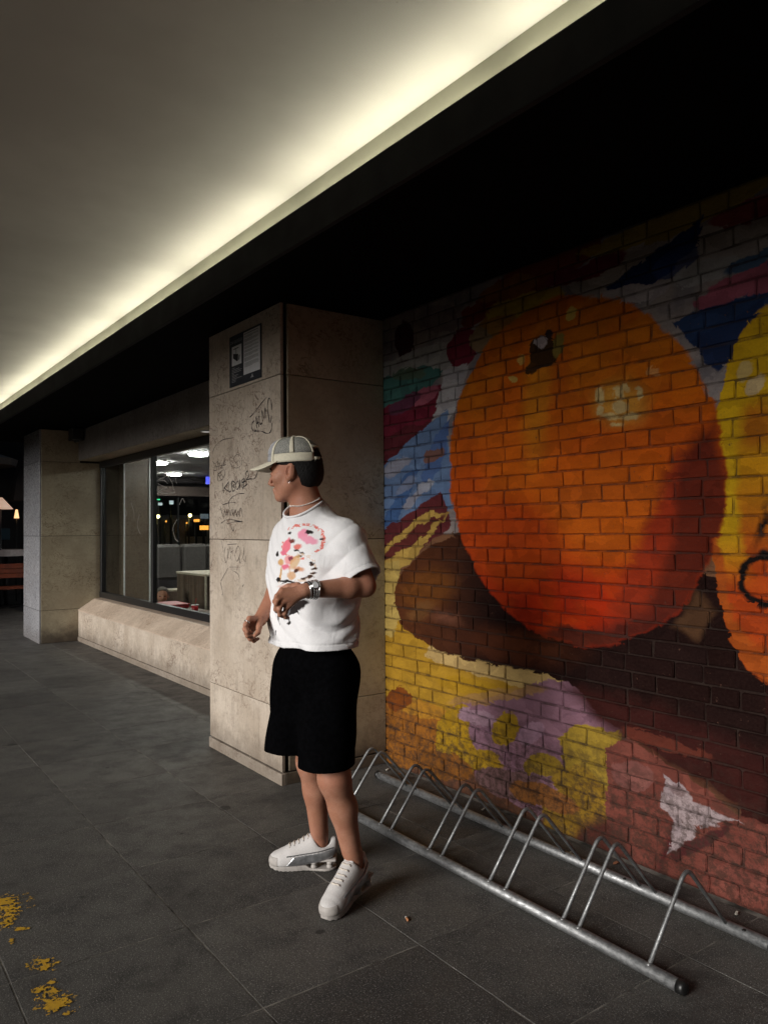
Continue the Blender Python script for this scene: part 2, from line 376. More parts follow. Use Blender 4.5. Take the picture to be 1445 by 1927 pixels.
    G([(745, 1010), (800, 965), (850, 965), (850, 1010), (770, 1060), (715, 1130), (700, 1060)], (0.62, 0.43, 0.10))
    E(765, 1020, 60, 9, (0.16, 0.035, 0.03), -35); E(800, 990, 44, 6, (0.16, 0.035, 0.03), -30)
    gold = (0.55, 0.33, 0.03)
    G([(690, 1080), (775, 1080), (790, 1345), (690, 1335)], gold); G([(755, 1140), (900, 1230), (905, 1350), (755, 1345)], gold); G([(880, 1200), (1085, 1278), (1000, 1350), (880, 1350)], gold)
    G([(690, 1080), (750, 1050), (760, 1150), (740, 1195), (690, 1200)], (0.62, 0.47, 0.13))
    G([(810, 1215), (1075, 1275), (1050, 1305), (960, 1290), (800, 1240)], (0.68, 0.50, 0.19)); E(880, 1290, 60, 14, (0.55, 0.33, 0.02), 10)
    G([(690, 1300), (800, 1330), (860, 1350), (850, 1440), (690, 1460)], (0.38, 0.15, 0.02)); E(790, 1335, 55, 16, (0.60, 0.30, 0.03), 14); E(750, 1315, 22, 24, (0.28, 0.08, 0.01))
    # lilac cloth with yellow patches
    G([(850, 1330), (1075, 1270), (1165, 1370), (1150, 1470), (1050, 1560), (900, 1470)], (0.34, 0.19, 0.25))
    E(930, 1310, 90, 12, (0.50, 0.30, 0.10), -8, a=0.8); E(858, 1390, 40, 62, (0.50, 0.31, 0.015), 8); E(905, 1370, 24, 40, (0.33, 0.19, 0.26)); E(900, 1430, 45, 20, (0.52, 0.33, 0.02), 15)
    E(950, 1370, 24, 32, (0.48, 0.31, 0.02), 20); E(1000, 1380, 26, 20, (0.48, 0.30, 0.40), -20); E(895, 1350, 36, 14, (0.45, 0.30, 0.38), 10)
    G([(1045, 1385), (1090, 1365), (1165, 1380), (1150, 1470), (1110, 1530), (1060, 1440)], (0.44, 0.31, 0.04)); E(1020, 1440, 36, 22, (0.40, 0.27, 0.03), 12)
    E(1080, 1470, 45, 30, (0.42, 0.27, 0.03), 20); E(1095, 1530, 80, 60, (0.36, 0.22, 0.025), -10); E(960, 1475, 70, 26, (0.26, 0.15, 0.15), 12); E(1020, 1500, 70, 22, (0.36, 0.15, 0.04), 20)
    E(830, 1440, 60, 26, (0.30, 0.12, 0.02), 15)
    # cast shadow of the fruit
    br = t.mix(t.mr(sx.outputs[1], 3.75, 2.9), (0.12, 0.038, 0.012), (0.016, 0.0055, 0.0045))
    G([(739, 1128), (750, 1085), (790, 1040), (850, 1005), (1000, 1100), (1100, 1283), (870, 1240), (803, 1216), (755, 1180)], br)
    G([(850, 1000), (1445, 1100), (1445, 1545), (1290, 1450), (1150, 1368), (1050, 1262)], br)
    E(800, 1110, 50, 34, (0.20, 0.07, 0.012), -15, soft=0.05); E(790, 1150, 26, 14, (0.22, 0.10, 0.03), -30, soft=0.03); E(840, 1165, 26, 12, (0.19, 0.075, 0.04), 20, soft=0.03)
    G([(1060, 1290), (1240, 1330), (1445, 1420), (1445, 1560), (1250, 1440), (1130, 1370)], (0.05, 0.011, 0.009), soft=0.05); E(960, 1215, 100, 30, (0.11, 0.032, 0.012), 8, soft=0.05)
    # salmon ground, lower right, and the white star
    G([(1140, 1410), (1180, 1385), (1260, 1440), (1445, 1560), (1445, 1780), (1200, 1680), (1140, 1560)], (0.24, 0.075, 0.055))
    E(1250, 1400, 90, 14, (0.20, 0.05, 0.03), 18, a=0.7); E(1190, 1460, 40, 30, (0.30, 0.12, 0.10), 10); E(1130, 1600, 60, 60, (0.12, 0.04, 0.03), 20, soft=0.04); E(1390, 1660, 60, 40, (0.30, 0.10, 0.075), 20, soft=0.03)
    G([(1265, 1540), (1300, 1550), (1240, 1640)], (0.11, 0.02, 0.025), soft=0.02)
    st = (0.52, 0.44, 0.45)
    G([(1250, 1458), (1300, 1500), (1290, 1570), (1240, 1520)], st); G([(1262, 1490), (1398, 1545), (1262, 1560)], st); G([(1264, 1545), (1300, 1550), (1300, 1580), (1258, 1612)], st)
    E(1270, 1490, 22, 8, (0.30, 0.22, 0.22), 35, a=0.8); G([(1262, 1608), (1330, 1560), (1398, 1548), (1330, 1590), (1275, 1630)], (0.11, 0.03, 0.03))
    # second fruit at the right edge
    G([(1265, 605), (1330, 575), (1445, 555), (1445, 615), (1385, 650), (1350, 700)], (0.02, 0.055, 0.15)); G([(1300, 640), (1445, 560), (1400, 650), (1350, 700)], (0.015, 0.04, 0.12))
    fac, _ = P.ell_fac(1446, 932, 116, 352, 0); inm = t.mr(fac, 0.985, 1.015, 1, 0)
    zz = sx.outputs[2]
    f2 = t.mix(t.mr(zz, 1.75, 1.25), (0.72, 0.36, 0.01), (0.60, 0.085, 0.012)); P.put(inm, f2)
    rim = t.ma('MULTIPLY', t.mr(fac, 0.42, 0.60), t.ma('MULTIPLY', inm, t.mr(zz, 1.18, 1.5))); P.put(rim, (0.78, 0.50, 0.012))
    rim2 = t.ma('MULTIPLY', t.mr(fac, 0.80, 0.88), t.ma('MULTIPLY', inm, t.mr(zz, 1.75, 1.4))); P.put(rim2, (0.55, 0.12, 0.015))
    E(1420, 725, 26, 14, (0.75, 0.60, 0.30), -40); E(1400, 700, 12, 26, (0.75, 0.58, 0.2), 30); E(1425, 800, 34, 44, (0.55, 0.19, 0.01), 10, soft=0.04)
    # the big orange
    fac, _ = P.ell_fac(1081, 885, 252, 328, -4); inm = t.mr(fac, 0.985, 1.012, 1, 0)
    base = t.mix(t.mr(zz, 2.25, 1.65), (0.68, 0.195, 0.006), (0.67, 0.105, 0.005)); base = t.mix(t.mr(zz, 1.65, 1.15), base, (0.52, 0.035, 0.005))
    base = t.mix(t.mr(patchy, 0.45, 0.65, 0, 0.35), base, (0.58, 0.085, 0.006))
    P.put(inm, base)
    old = P.c
    E(985, 820, 70, 190, (0.70, 0.15, 0.006), 8, soft=0.10); E(1010, 740, 24, 120, (0.72, 0.25, 0.012), 4, soft=0.05); E(1150, 950, 150, 110, (0.70, 0.15, 0.008), 0, soft=0.12); E(960, 1020, 90, 80, (0.60, 0.08, 0.006), 40, soft=0.08)
    G([(1200, 1140), (1262, 870), (1345, 790), (1390, 1000), (1300, 1190)], (0.17, 0.024, 0.010), soft=0.045)
    G([(1145, 1150), (1230, 960), (1270, 880), (1265, 1020), (1205, 1170)], (0.42, 0.045, 0.012), soft=0.04)
    E(1200, 1190, 120, 38, (0.14, 0.022, 0.012), -22, soft=0.05); E(1080, 1200, 70, 18, (0.13, 0.025, 0.012), 4, soft=0.02)
    P.c = t.mix(inm, old, P.c)      # shading strokes stay on the fruit
    E(1165, 760, 46, 40, (0.78, 0.42, 0.06), 0, soft=0.05, a=0.8)
    for u, v, a, b, r in [(1130, 745, 9, 17, 10), (1163, 740, 8, 14, 0), (1168, 765, 14, 10, -30), (1150, 785, 22, 6, -8), (1185, 782, 15, 9, -10), (1200, 740, 8, 9, 0), (1175, 728, 7, 7, 0), (1128, 775, 7, 10, 0), (1160, 800, 10, 4, 0)]:
        E(u, v, a, b, (0.80, 0.62, 0.26), r, soft=0.006)
    E(967, 712, 10, 8, (0.75, 0.52, 0.12), -20); E(1076, 592, 8, 13, (0.72, 0.52, 0.10), 35); E(1230, 700, 12, 10, (0.74, 0.34, 0.10), 0); E(978, 675, 6, 8, (0.72, 0.44, 0.10), 0)
    E(1020, 662, 28, 30, (0.06, 0.03, 0.008), 10); E(1050, 650, 10, 24, (0.30, 0.24, 0.05), 15); E(1000, 690, 12, 12, (0.09, 0.04, 0.01), 0); E(1017, 644, 14, 11, (0.55, 0.50, 0.50), -20); E(1032, 632, 9, 8, (0.05, 0.03, 0.03), 30)
    G([(1265, 1180), (1310, 1105), (1345, 1150), (1310, 1200)], (0.11, 0.055, 0.025), soft=0.02)
    # black sprayed loops
    P.ring(1438, 1088, 46, 44, 0.15, (0.008, 0.008, 0.008), 0, soft=0.6); E(1436, 985, 7, 34, (0.008, 0.008, 0.008), 14, soft=0.012); E(1438, 1040, 10, 8, (0.01, 0.01, 0.01), 0, soft=0.01)
    c = P.c
    br_ = t.noise(t.vm('MULTIPLY', w, (5, 16, 1)), 1.4, 4, 0.65); c = t.mix(t.mr(br_, 0.35, 0.7, 0, 0.45), c, t.mix(0.45, c, t.mix(1.0, c, (0.25, 0.16, 0.12), 'MULTIPLY')))
    # brush grain, brick-to-brick tone, dirt and chips down to the clay
    fine = t.noise(flat, 90, 4, 0.7); c = t.mix(t.mr(fine, 0.35, 0.8, 0, 0.35), c, t.mix(0.5, c, (0.08, 0.05, 0.04)))
    r = t.rand(); c = t.mix(t.mr(r, 0, 1, 0, 0.32, False), c, t.mix(0.5, c, (0.03, 0.02, 0.02)))
    dab = t.n('SeparateXYZ', None, i0=vd.outputs[1]).outputs[2]; c = t.mix(t.mr(dab, 0.0, 1.0, 0, 0.42, False), c, t.mix(1.0, c, (0.42, 0.40, 0.45), 'MULTIPLY'))
    c = t.mix(1.0, c, (0.88, 0.82, 0.82), 'MULTIPLY')  # paint colours toned down for the weaker light under the soffit
    chip = t.mr(t.noise(flat, 34, 5, 0.75), 0.64, 0.68); zlow = t.mr(t.ma('ADD', zz, t.ma('MULTIPLY', t.noise(flat, 6, 3), -0.5)), -0.08, 0.36, 1, 0)
    c = t.mix(t.ma('MULTIPLY', chip, 0.8), c, (0.10, 0.05, 0.035)); c = t.mix(t.ma('MULTIPLY', zlow, t.mr(t.noise(flat, 24, 5, 0.75), 0.42, 0.60, 0, 0.7)), c, (0.045, 0.028, 0.021))
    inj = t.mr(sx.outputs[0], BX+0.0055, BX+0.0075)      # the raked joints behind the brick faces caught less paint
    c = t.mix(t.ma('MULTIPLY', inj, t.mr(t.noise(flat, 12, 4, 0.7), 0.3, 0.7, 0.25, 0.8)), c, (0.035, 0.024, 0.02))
    rg = t.noise(flat, 70, 4, 0.75); big_ = t.noise(flat, 26, 4, 0.7); t.bump(t.ma('ADD', rg, t.ma('MULTIPLY', t.ma('MULTIPLY', big_, zlow), 2.5)), 0.8, 0.007)
    return t.fin(c, 0.8, spec=0.06)
TY, TZ = [0.15, 2.3, 3.1, 4.0], [-0.05, 0.75, 1.4, 2.1, 2.85]
tile_m, tile_j = {}, {}
for i in range(len(TY)-1):
    for j in range(len(TZ)-1):
        cl = (TY[i]-0.13, TY[i+1]+0.13, TZ[j]-0.05, TZ[j+1]+0.05)
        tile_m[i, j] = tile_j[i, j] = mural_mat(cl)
def tile_of(y, z): return (min(max(np.searchsorted(TY, y)-1, 0), len(TY)-2), min(max(np.searchsorted(TZ, z)-1, 0), len(TZ)-2))
wall = thing('mural_brick_wall', 'brick wall painted with a mural of a large orange and coloured shapes', 'brick wall', (BX, 2.2, 0))
WY0 = 0.2
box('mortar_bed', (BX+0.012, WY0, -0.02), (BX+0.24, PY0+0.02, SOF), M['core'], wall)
V, F, mi = [], [], []
for (i, j) in tile_j:
    a, b = max(TY[i], WY0), min(TY[i+1], PY0+0.02); c_, d_ = max(TZ[j], -0.02), min(TZ[j+1], SOF)
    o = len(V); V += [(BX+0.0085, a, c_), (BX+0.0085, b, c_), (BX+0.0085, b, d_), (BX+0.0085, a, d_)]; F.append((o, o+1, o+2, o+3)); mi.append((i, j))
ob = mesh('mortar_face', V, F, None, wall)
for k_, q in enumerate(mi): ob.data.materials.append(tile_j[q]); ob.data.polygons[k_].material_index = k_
course = 0.0748; bh = 0.0668
protos = {}
def brick_mesh(L, var):
    key = (round(L, 4), var)
    if key not in protos:
        bm = bmesh.new(); box_bm(bm, np.array((0, -L/2, -bh/2)), np.array((0.09, L/2, bh/2)), 0.0042)
        rr = random.Random(hash(key) % 9999)
        for v in bm.verts:
            if v.co.x < 0.03: v.co += Vector((rr.uniform(-0.0018, 0.0018), rr.uniform(-0.003, 0.003), rr.uniform(-0.0026, 0.0026)))
        me = bpy.data.meshes.new('brick'); bm.to_mesh(me); bm.free(); me.materials.append(M['core']); protos[key] = me
    return protos[key]
LS, LH, JT = 0.240, 0.116, 0.0085
bricks = []
z = bh/2 + 0.006; row = 0
while z + bh/2 < SOF:
    y = PY0 + 0.016; first = True; q = row % 2
    seq = [LH, LS] if q == 0 else [LS, LH]
    off = [0.0, 0.0, 0.03, -0.02][row % 4]
    i = 0
    while y > WY0+0.02:
        L = seq[i % 2]
        if i == 0: L = (LH*0.66 if q == 0 else LS*0.80)+off*0.5
        L = round(L*4, 2)/4
        y2 = max(y-L, WY0)
        if y-y2 > 0.04: bricks.append(((y+y2)/2, z, round(y-y2, 3)))
        y = y2-JT; i += 1
    z += course; row += 1
def proj(p):
    d = np.array(p)-O3; dd = d@CF
    return W/2+FPX*(d@CR)/dd, HH/2-FPX*(d@CU)/dd, dd
vis = []
for b in bricks:
    u, v, d = proj((BX, b[0], b[1]))
    vis.append((0 if -30 < u < W+30 and -20 < v < HH else 1, d))
order = sorted(range(len(bricks)), key=lambda i: vis[i]); single = set(order[:300])
rest = bmesh.new(); tidx = {q: k for k, q in enumerate(tile_m)}
for i, (by, bz, L) in enumerate(bricks):
    me = brick_mesh(L, random.randrange(4))
    pos = (BX+random.uniform(-0.0015, 0.0022), by+random.uniform(-0.002, 0.002), bz+random.uniform(-0.0018, 0.0018))
    if i in single:
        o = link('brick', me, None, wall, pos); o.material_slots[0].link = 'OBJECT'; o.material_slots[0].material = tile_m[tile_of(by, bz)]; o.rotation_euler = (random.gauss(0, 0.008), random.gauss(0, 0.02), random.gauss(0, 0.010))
    else:
        n0 = len(rest.verts); f0 = len(rest.faces); rest.from_mesh(me); rest.verts.ensure_lookup_table(); rest.faces.ensure_lookup_table()
        tk = tile_of(by, bz)
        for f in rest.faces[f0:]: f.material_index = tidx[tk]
        R = Matrix.Translation(pos) @ Matrix.Rotation(random.gauss(0, 0.006), 4, 'X') @ Matrix.Rotation(random.gauss(0, 0.007), 4, 'Z')
        for v in rest.verts[n0:]: v.co = R @ v.co
ob = prop(bmesh_obj('small_bricks', rest, None, wall), kind='stuff')
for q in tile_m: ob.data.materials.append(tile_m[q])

# ------------------------------------------------------------------ near pillar
def panel(parent, a, b, mat, name='marble_panel'): return box(name, a, b, mat, parent, 0.0018)
pil = thing('stone_pillar', 'tagged marble pillar behind the man, with a small notice near its top', 'pillar', (PX+0.3, (PY0+PY1)/2, 0))
box('core', (PX+0.022, PY0+0.022, 0), (LX+0.6, PY1-0.02, SOF-0.001), M['core'], pil)
zj = [0.072, 0.431, 1.392, 2.348, SOF-0.012]
for a, b in zip(zj[:-1], zj[1:]):
    panel(pil, (PX, PY0+0.004, a+0.002), (PX+0.02, PY1, b-0.002), M['marble'])
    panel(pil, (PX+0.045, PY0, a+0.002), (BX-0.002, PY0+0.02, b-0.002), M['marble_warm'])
    panel(pil, (PX+0.022, PY1-0.018, a+0.002), (LX+0.6, PY1+0.002, b-0.002), M['marble'])
panel(pil, (PX-0.008, PY0-0.006, 0.0), (PX+0.02, PY1, 0.066), M['marble'], 'plinth')
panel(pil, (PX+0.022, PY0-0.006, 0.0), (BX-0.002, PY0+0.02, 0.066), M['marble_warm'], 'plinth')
M['ink'] = simple('black_marker_ink', (0.012, 0.012, 0.018), 0.5)
M['ink_faint'] = simple('faded_marker_ink', (0.10, 0.085, 0.075), 0.6, var=0.5, scale=60)
def catmull(P, n=5):
    P = [np.array(p, float) for p in P]
    if len(P) < 3: return P
    Q = [2*P[0]-P[1]] + P + [2*P[-1]-P[-2]]; out = []
    for i in range(1, len(Q)-2):
        for k in range(n):
            t_ = k/n; a, b, c, d = Q[i-1], Q[i], Q[i+1], Q[i+2]
            out.append(0.5*((2*b)+(-a+c)*t_+(2*a-5*b+4*c-d)*t_**2+(-a+3*b-3*c+d)*t_**3))
    return out+[P[-1]]
def tag_obj(name, strokes, wid, mat, crop=(380, 720, 4.817), smooth=True):
    parts = []
    for k, st in enumerate(strokes):
        px = [(crop[0]+x/crop[2], crop[1]+y_/crop[2]) for x, y_ in st]
        P = np.array([onp(u, v, 0, PX)[1:] for u, v in px]); P = np.array(catmull(P, 4)) if smooth and len(P) > 2 else P
        t_ = np.gradient(P, axis=0); t_ /= np.linalg.norm(t_, axis=1)[:, None]+1e-9; n_ = np.stack([-t_[:, 1], t_[:, 0]], 1)
        V, F = [], []
        for i in range(len(P)):
            w = wid*(0.62+0.30*math.sin(i*0.9+k))*0.5
            for s_ in (-1, 1): V.append((PX-0.0012-0.0001*(k % 7), P[i][0]+n_[i][0]*w*s_, P[i][1]+n_[i][1]*w*s_))
        for i in range(len(P)-1): F.append((2*i, 2*i+1, 2*i+3, 2*i+2))
        parts.append((V, F))
    V, F = merge(parts); return mesh(name, V, F, mat, pil)
tag_obj('graffiti_tag', [[(478, 345), (456, 372), (455, 412), (475, 442), (492, 428)], [(502, 412), (490, 308), (522, 402)], [(496, 372), (518, 358)], [(518, 300), (530, 378), (552, 360)],
    [(552, 360), (546, 250), (566, 332), (577, 226), (584, 322)], [(596, 200), (612, 362)], [(634, 250), (632, 180), (612, 140), (598, 200), (605, 290), (624, 366), (634, 300)],
    [(435, 315), (480, 270), (540, 190), (590, 130)], [(478, 440), (540, 440), (580, 458), (615, 455), (634, 420), (638, 365)]], 0.0085, M['ink'])
tag_obj('graffiti_tag', [[(190, 908), (200, 1000)], [(248, 898), (205, 958)], [(205, 955), (240, 985)], [(246, 912), (246, 985), (268, 978), (272, 895)], [(275, 892), (282, 982), (306, 962), (284, 936), (306, 912), (278, 890)],
    [(325, 890), (308, 930), (322, 970), (342, 932), (325, 890)], [(348, 972), (346, 880), (376, 958), (386, 858)], [(394, 900), (386, 870), (366, 890), (380, 942), (412, 920)], [(366, 906), (396, 894)],
    [(408, 932), (400, 832), (420, 800), (426, 850), (405, 880), (442, 872), (480, 870), (505, 820), (510, 788)]], 0.0085, M['ink'])
tag_obj('graffiti_tag', [[(168, 1120), (198, 1218), (210, 1160), (222, 1210), (232, 1150)], [(232, 1205), (250, 1150), (262, 1205), (270, 1150), (284, 1200)], [(286, 1145), (292, 1210), (306, 1150)], [(310, 1150), (318, 1215), (330, 1160), (345, 1215)], [(345, 1215), (352, 1135), (376, 1222)],
    [(240, 1090), (275, 1040), (330, 1010), (388, 1005)], [(190, 1108), (240, 1092), (310, 1085)], [(245, 1080), (250, 1130)], [(176, 1275), (240, 1240), (370, 1262)], [(232, 1280), (300, 1262), (372, 1262)], [(262, 1290), (285, 1345), (292, 1300)], [(160, 1215), (180, 1240)]], 0.006, M['ink'])
tag_obj('graffiti_tag', [[(100, 712), (120, 735), (150, 712)], [(128, 745), (140, 790), (112, 800)], [(150, 720), (155, 790)], [(160, 730), (178, 780), (190, 720)], [(195, 780), (205, 710), (222, 742), (196, 750)], [(100, 770), (220, 742)],
    [(145, 830), (150, 890), (190, 880)], [(150, 830), (200, 790), (212, 830), (180, 880), (150, 830)], [(165, 850), (180, 830), (195, 860)]], 0.0055, M['ink'])
tag_obj('graffiti_tag', [[(180, 1430), (192, 1500)], [(215, 1490), (205, 1560), (220, 1630), (235, 1600)], [(240, 1500), (232, 1600), (260, 1490), (262, 1600)], [(262, 1540), (290, 1520)], [(280, 1480), (275, 1620)], [(300, 1560), (330, 1480), (352, 1540), (320, 1620), (300, 1560)], [(340, 1570), (350, 1640), (380, 1560), (382, 1490)],
    [(380, 1600), (400, 1625), (396, 1570)], [(235, 1468), (320, 1462)], [(252, 1672), (350, 1672)], [(270, 1690), (345, 1690)], [(275, 1700), (325, 1730), (345, 1780)], [(240, 1680), (175, 1800)]], 0.005, M['ink_faint'])
sp = [(320+(8+7.5*a)*math.cos(a)*0.85, 700+(8+7.5*a)*math.sin(a)*1.1) for a in np.linspace(0, 9.5, 40)]
tag_obj('graffiti_tag', [sp], 0.005, M['ink_faint'])
tag_obj('graffiti_tag', [[(95, 640), (130, 570), (190, 520), (290, 500)], [(170, 1810), (190, 1900), (185, 1927)], [(370, 1850), (382, 1830)], [(85, 1650), (100, 1600)], [(615, 70), (620, 55)], [(705, 360), (710, 340)]], 0.007, M['ink_faint'])

# notice board near the top of the pillar
pn = (PX-0.010, 4.40, 2.53); notice = thing('notice_board', 'small dark notice with a white text panel high on the pillar', 'sign', pn)
M['board'] = simple('navy_board', (0.022, 0.028, 0.04), 0.4); M['paper'] = simple('white_paper', (0.80, 0.81, 0.84), 0.6, var=0.04); M['print'] = simple('black_print', (0.02, 0.02, 0.025), 0.6); M['wprint'] = simple('white_print', (0.5, 0.5, 0.52), 0.6, var=0.05)
by0, by1, bz0, bz1 = 4.177, 4.617, 2.365, 2.69
box('board', (PX-0.007, by0, bz0), (PX-0.0005, by1, bz1), M['board'], notice, 0.001)
def npt(a, b): return (by1-a*(by1-by0), bz1-b*(bz1-bz0))     # a to the right, b down, 0..1
def rect(name, a0, b0, a1, b1, mat, lift, parent=notice):
    (ya, za), (yb, zb) = npt(a0, b0), npt(a1, b1)
    return mesh(name, [(PX-lift, ya, za), (PX-lift, yb, za), (PX-lift, yb, zb), (PX-lift, ya, zb)], [(0, 1, 2, 3)], mat, parent)
rect('text_sheet', 0.475, 0.04, 0.985, 0.85, M['paper'], 0.0085); rect('pictogram_sheet', 0.09, 0.22, 0.41, 0.60, M['paper'], 0.0085)
def lines(name, rows, mat, lift):
    parts = []
    for a0, a1, b0, th in rows:
        (ya, za), (yb, zb) = npt(a0, b0), npt(a1, b0+th)
        parts.append(([(PX-lift, ya, za), (PX-lift, yb, za), (PX-lift, yb, zb), (PX-lift, ya, zb)], [(0, 1, 2, 3)]))
    V, F = merge(parts); mesh(name, V, F, mat, notice)
rows = [(0.50, 0.93, 0.07, 0.012)]; b = 0.115
for blk in (3, 4, 3, 3, 3, 4, 5, 6):
    for k in range(blk): rows.append((0.505, 0.955-(0.2 if k == blk-1 else random.uniform(0, 0.03)), b, 0.0052)); b += 0.0145
    b += 0.022
lines('body_text', rows, simple('grey_small_print', (0.22, 0.22, 0.23), 0.6), 0.0095)
lines('small_text', [(0.09, 0.09+w, 0.64+0.03*i, 0.008) for i, w in enumerate([.1, .25, .33, .30, .08, .2, .16, .33, .14, .12])], M['wprint'], 0.0085)
V, F = text_data('ZONA VIDEOVIGILADA', 0.03); V = np.array(V); V[:, 0] *= 0.40*(by1-by0)/(V[:, 0].max()-V[:, 0].min()); ty, tz = npt(0.035, 0.165)
mesh('title_text', [(PX-0.0085, ty-x, tz+y_) for x, y_, _ in V], F, M['wprint'], notice)
def shape(name, pts, mat, lift):
    P = [npt(a, b) for a, b in pts]; return mesh(name, [(PX-lift, y_, z_) for y_, z_ in P], [tuple(range(len(P)))], mat, notice)
shape('camera_pictogram', [(0.145, 0.36), (0.31, 0.40), (0.30, 0.52), (0.27, 0.535), (0.135, 0.445)], M['print'], 0.0095); shape('camera_pictogram', [(0.33, 0.43), (0.36, 0.42), (0.345, 0.51), (0.315, 0.52)], M['print'], 0.0095)
shape('camera_pictogram', [(0.15, 0.27), (0.32, 0.265), (0.32, 0.28), (0.15, 0.285)], M['print'], 0.0095); shape('camera_pictogram', [(0.23, 0.28), (0.245, 0.28), (0.245, 0.38), (0.23, 0.38)], M['print'], 0.0095)
shape('emblem', [(0.73, 0.89), (0.75, 0.875), (0.76, 0.91), (0.79, 0.945), (0.69, 0.945), (0.725, 0.915)], M['wprint'], 0.0085)

# ------------------------------------------------------------------ far pillar
fp = thing('stone_pillar', 'grey marble pillar at the far left end of the shop window', 'pillar', (FX+0.4, FY+0.45, 0))
box('core', (FX+0.022, FY+0.022, 0), (3.5, FY+0.93, SOF-0.001), M['core'], fp)
for a, b in zip([0.0, 0.425, 1.384, 2.35], [0.425, 1.384, 2.35, SOF-0.01]):
    panel(fp, (FX, FY+0.001, a+0.0025), (FX+0.02, FY+0.95, b-0.0025), M['marble_far'])
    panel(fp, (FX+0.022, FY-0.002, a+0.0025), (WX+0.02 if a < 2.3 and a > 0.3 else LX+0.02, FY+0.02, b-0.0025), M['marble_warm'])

# ------------------------------------------------------------------ window bay: low wall, sill, lintel, glazing
bay = thing('bay_wall', 'low marble wall with sloping sill and marble lintel framing the shop window', 'wall', (LX+0.1, 7.8, 0))
ya, yb = PY1+0.004, FY-0.004
box('core', (LX+0.022, ya, 0), (WX+0.04, yb, 0.395), M['core'], bay)
box('core', (LX+0.022, ya, 2.395), (WX+0.30, yb, SOF-0.001), M['core'], bay)
n = 6
for i in range(n):
    a, b = ya+(yb-ya)*i/n, ya+(yb-ya)*(i+1)/n
    panel(bay, (LX, a+0.0015, 0.062), (LX+0.02, b-0.0015, 0.405), M['marble'], 'low_wall_panel')
    # sloping sill slab
    x0, x1, z0, z1 = LX-0.006, LX+0.20, 0.412, 0.545
    V = [(x0, a+0.001, z0), (x1, a+0.001, z1), (WX+0.03, a+0.001, z1+0.012), (WX+0.03, a+0.001, 0.398), (x0, a+0.001, 0.398)]
    V += [(x, b-0.001, zz_) for x, _, zz_ in V]
    mesh('sill_slab', V, [(0, 1, 6, 5), (1, 2, 7, 6), (2, 3, 8, 7), (3, 4, 9, 8), (4, 0, 5, 9), (4, 3, 2, 1, 0), (5, 6, 7, 8, 9)], M['marble_sill'], bay)
box('plinth', (LX-0.008, ya, 0.0), (LX+0.02, yb, 0.058), M['marble'], bay, 0.002)
nl = 9
for i in range(nl):
    a, b = ya+(yb-ya)*i/nl, ya+(yb-ya)*(i+1)/nl
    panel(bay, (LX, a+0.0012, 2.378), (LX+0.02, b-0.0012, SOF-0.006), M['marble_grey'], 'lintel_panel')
box('lintel_soffit', (LX+0.0215, ya, 2.374), (WX+0.06, yb, 2.394), M['marble_warm'], bay)
M['lamp_off'] = emit('downlight_glow', (1, 0.97, 0.9), 0.25)
for yy, lb in ((onp(385, 812, 2, 2.366)[1], 'small round downlight under the window lintel next to the tagged pillar'), (onp(385, 812, 2, 2.366)[1]-0.75, 'second small downlight under the lintel, half hidden by the tagged pillar')):
    d = thing('downlight', lb, 'lamp', (LX+0.14, yy, 2.370), 'downlights in the lintel')
    V, F = disc_data((LX+0.14, yy, 2.368), (0, 0, 1), 0.05, 20, 0.008); mesh('trim', V, F, M['paper'], d, False)
    V, F = disc_data((LX+0.14, yy, 2.3625), (0, 0, 1), 0.038, 20, 0.003); mesh('diffuser', V, F, M['lamp_off'], d, False)
def glass_mat():
    t = NT('shop_glass'); p = t.pos()
    tr = t.n('BsdfTransparent', None, Color=(0.80, 0.83, 0.81)); gl = t.n('BsdfGlossy', None, Color=(0.9, 0.9, 0.9), Roughness=0.02)
    sm = t.n('BsdfDiffuse', None, Color=(0.35, 0.34, 0.32))
    fr = t.ma('MULTIPLY', t.n('Fresnel', None, IOR=1.5), t.ma('SUBTRACT', 1.0, t.n('NewGeometry').outputs[6]))
    mx = t.n('MixShader', None, i0=fr, i1=tr, i2=gl)
    smear = t.ma('MULTIPLY', t.mr(t.noise(t.vm('MULTIPLY', p, (1, 7, 1.2)), 3, 5, 0.7), 0.55, 0.8), 0.10)
    mx2 = t.n('MixShader', None, i0=smear, i1=mx, i2=sm)
    t.t.links.new(mx2.outputs[0], t.out.inputs[0]); return t.m
M['glass'] = glass_mat()
win = thing('shop_window', 'wide black framed shop window above the sloping sill', 'window', (WX, 7.8, 0.56))
wz0, wz1 = 0.560, 2.372
mull = [ya+0.0, 6.82, 8.67, yb-0.002]
box('frame_rail', (WX-0.03, ya, wz0), (WX+0.03, yb, wz0+0.075), M['frame'], win, 0.003)
box('frame_rail', (WX-0.03, ya, wz1-0.085), (WX+0.03, yb, wz1), M['frame'], win, 0.003)
for i, yy in enumerate([ya+0.03, 6.82, 8.67, yb-0.05]):
    box('mullion', (WX-0.028, yy-0.03, wz0+0.076), (WX+0.028, yy+0.03, wz1-0.086), M['frame'], win, 0.003)
for a, b in zip([ya+0.061, 6.851, 8.701], [6.789, 8.639, yb-0.081]):
    box('pane', (WX+0.004, a, wz0+0.076), (WX+0.010, b, wz1-0.086), M['glass'], win)
M['scratch'] = simple('glass_scratch', (0.45, 0.43, 0.40), 0.6)
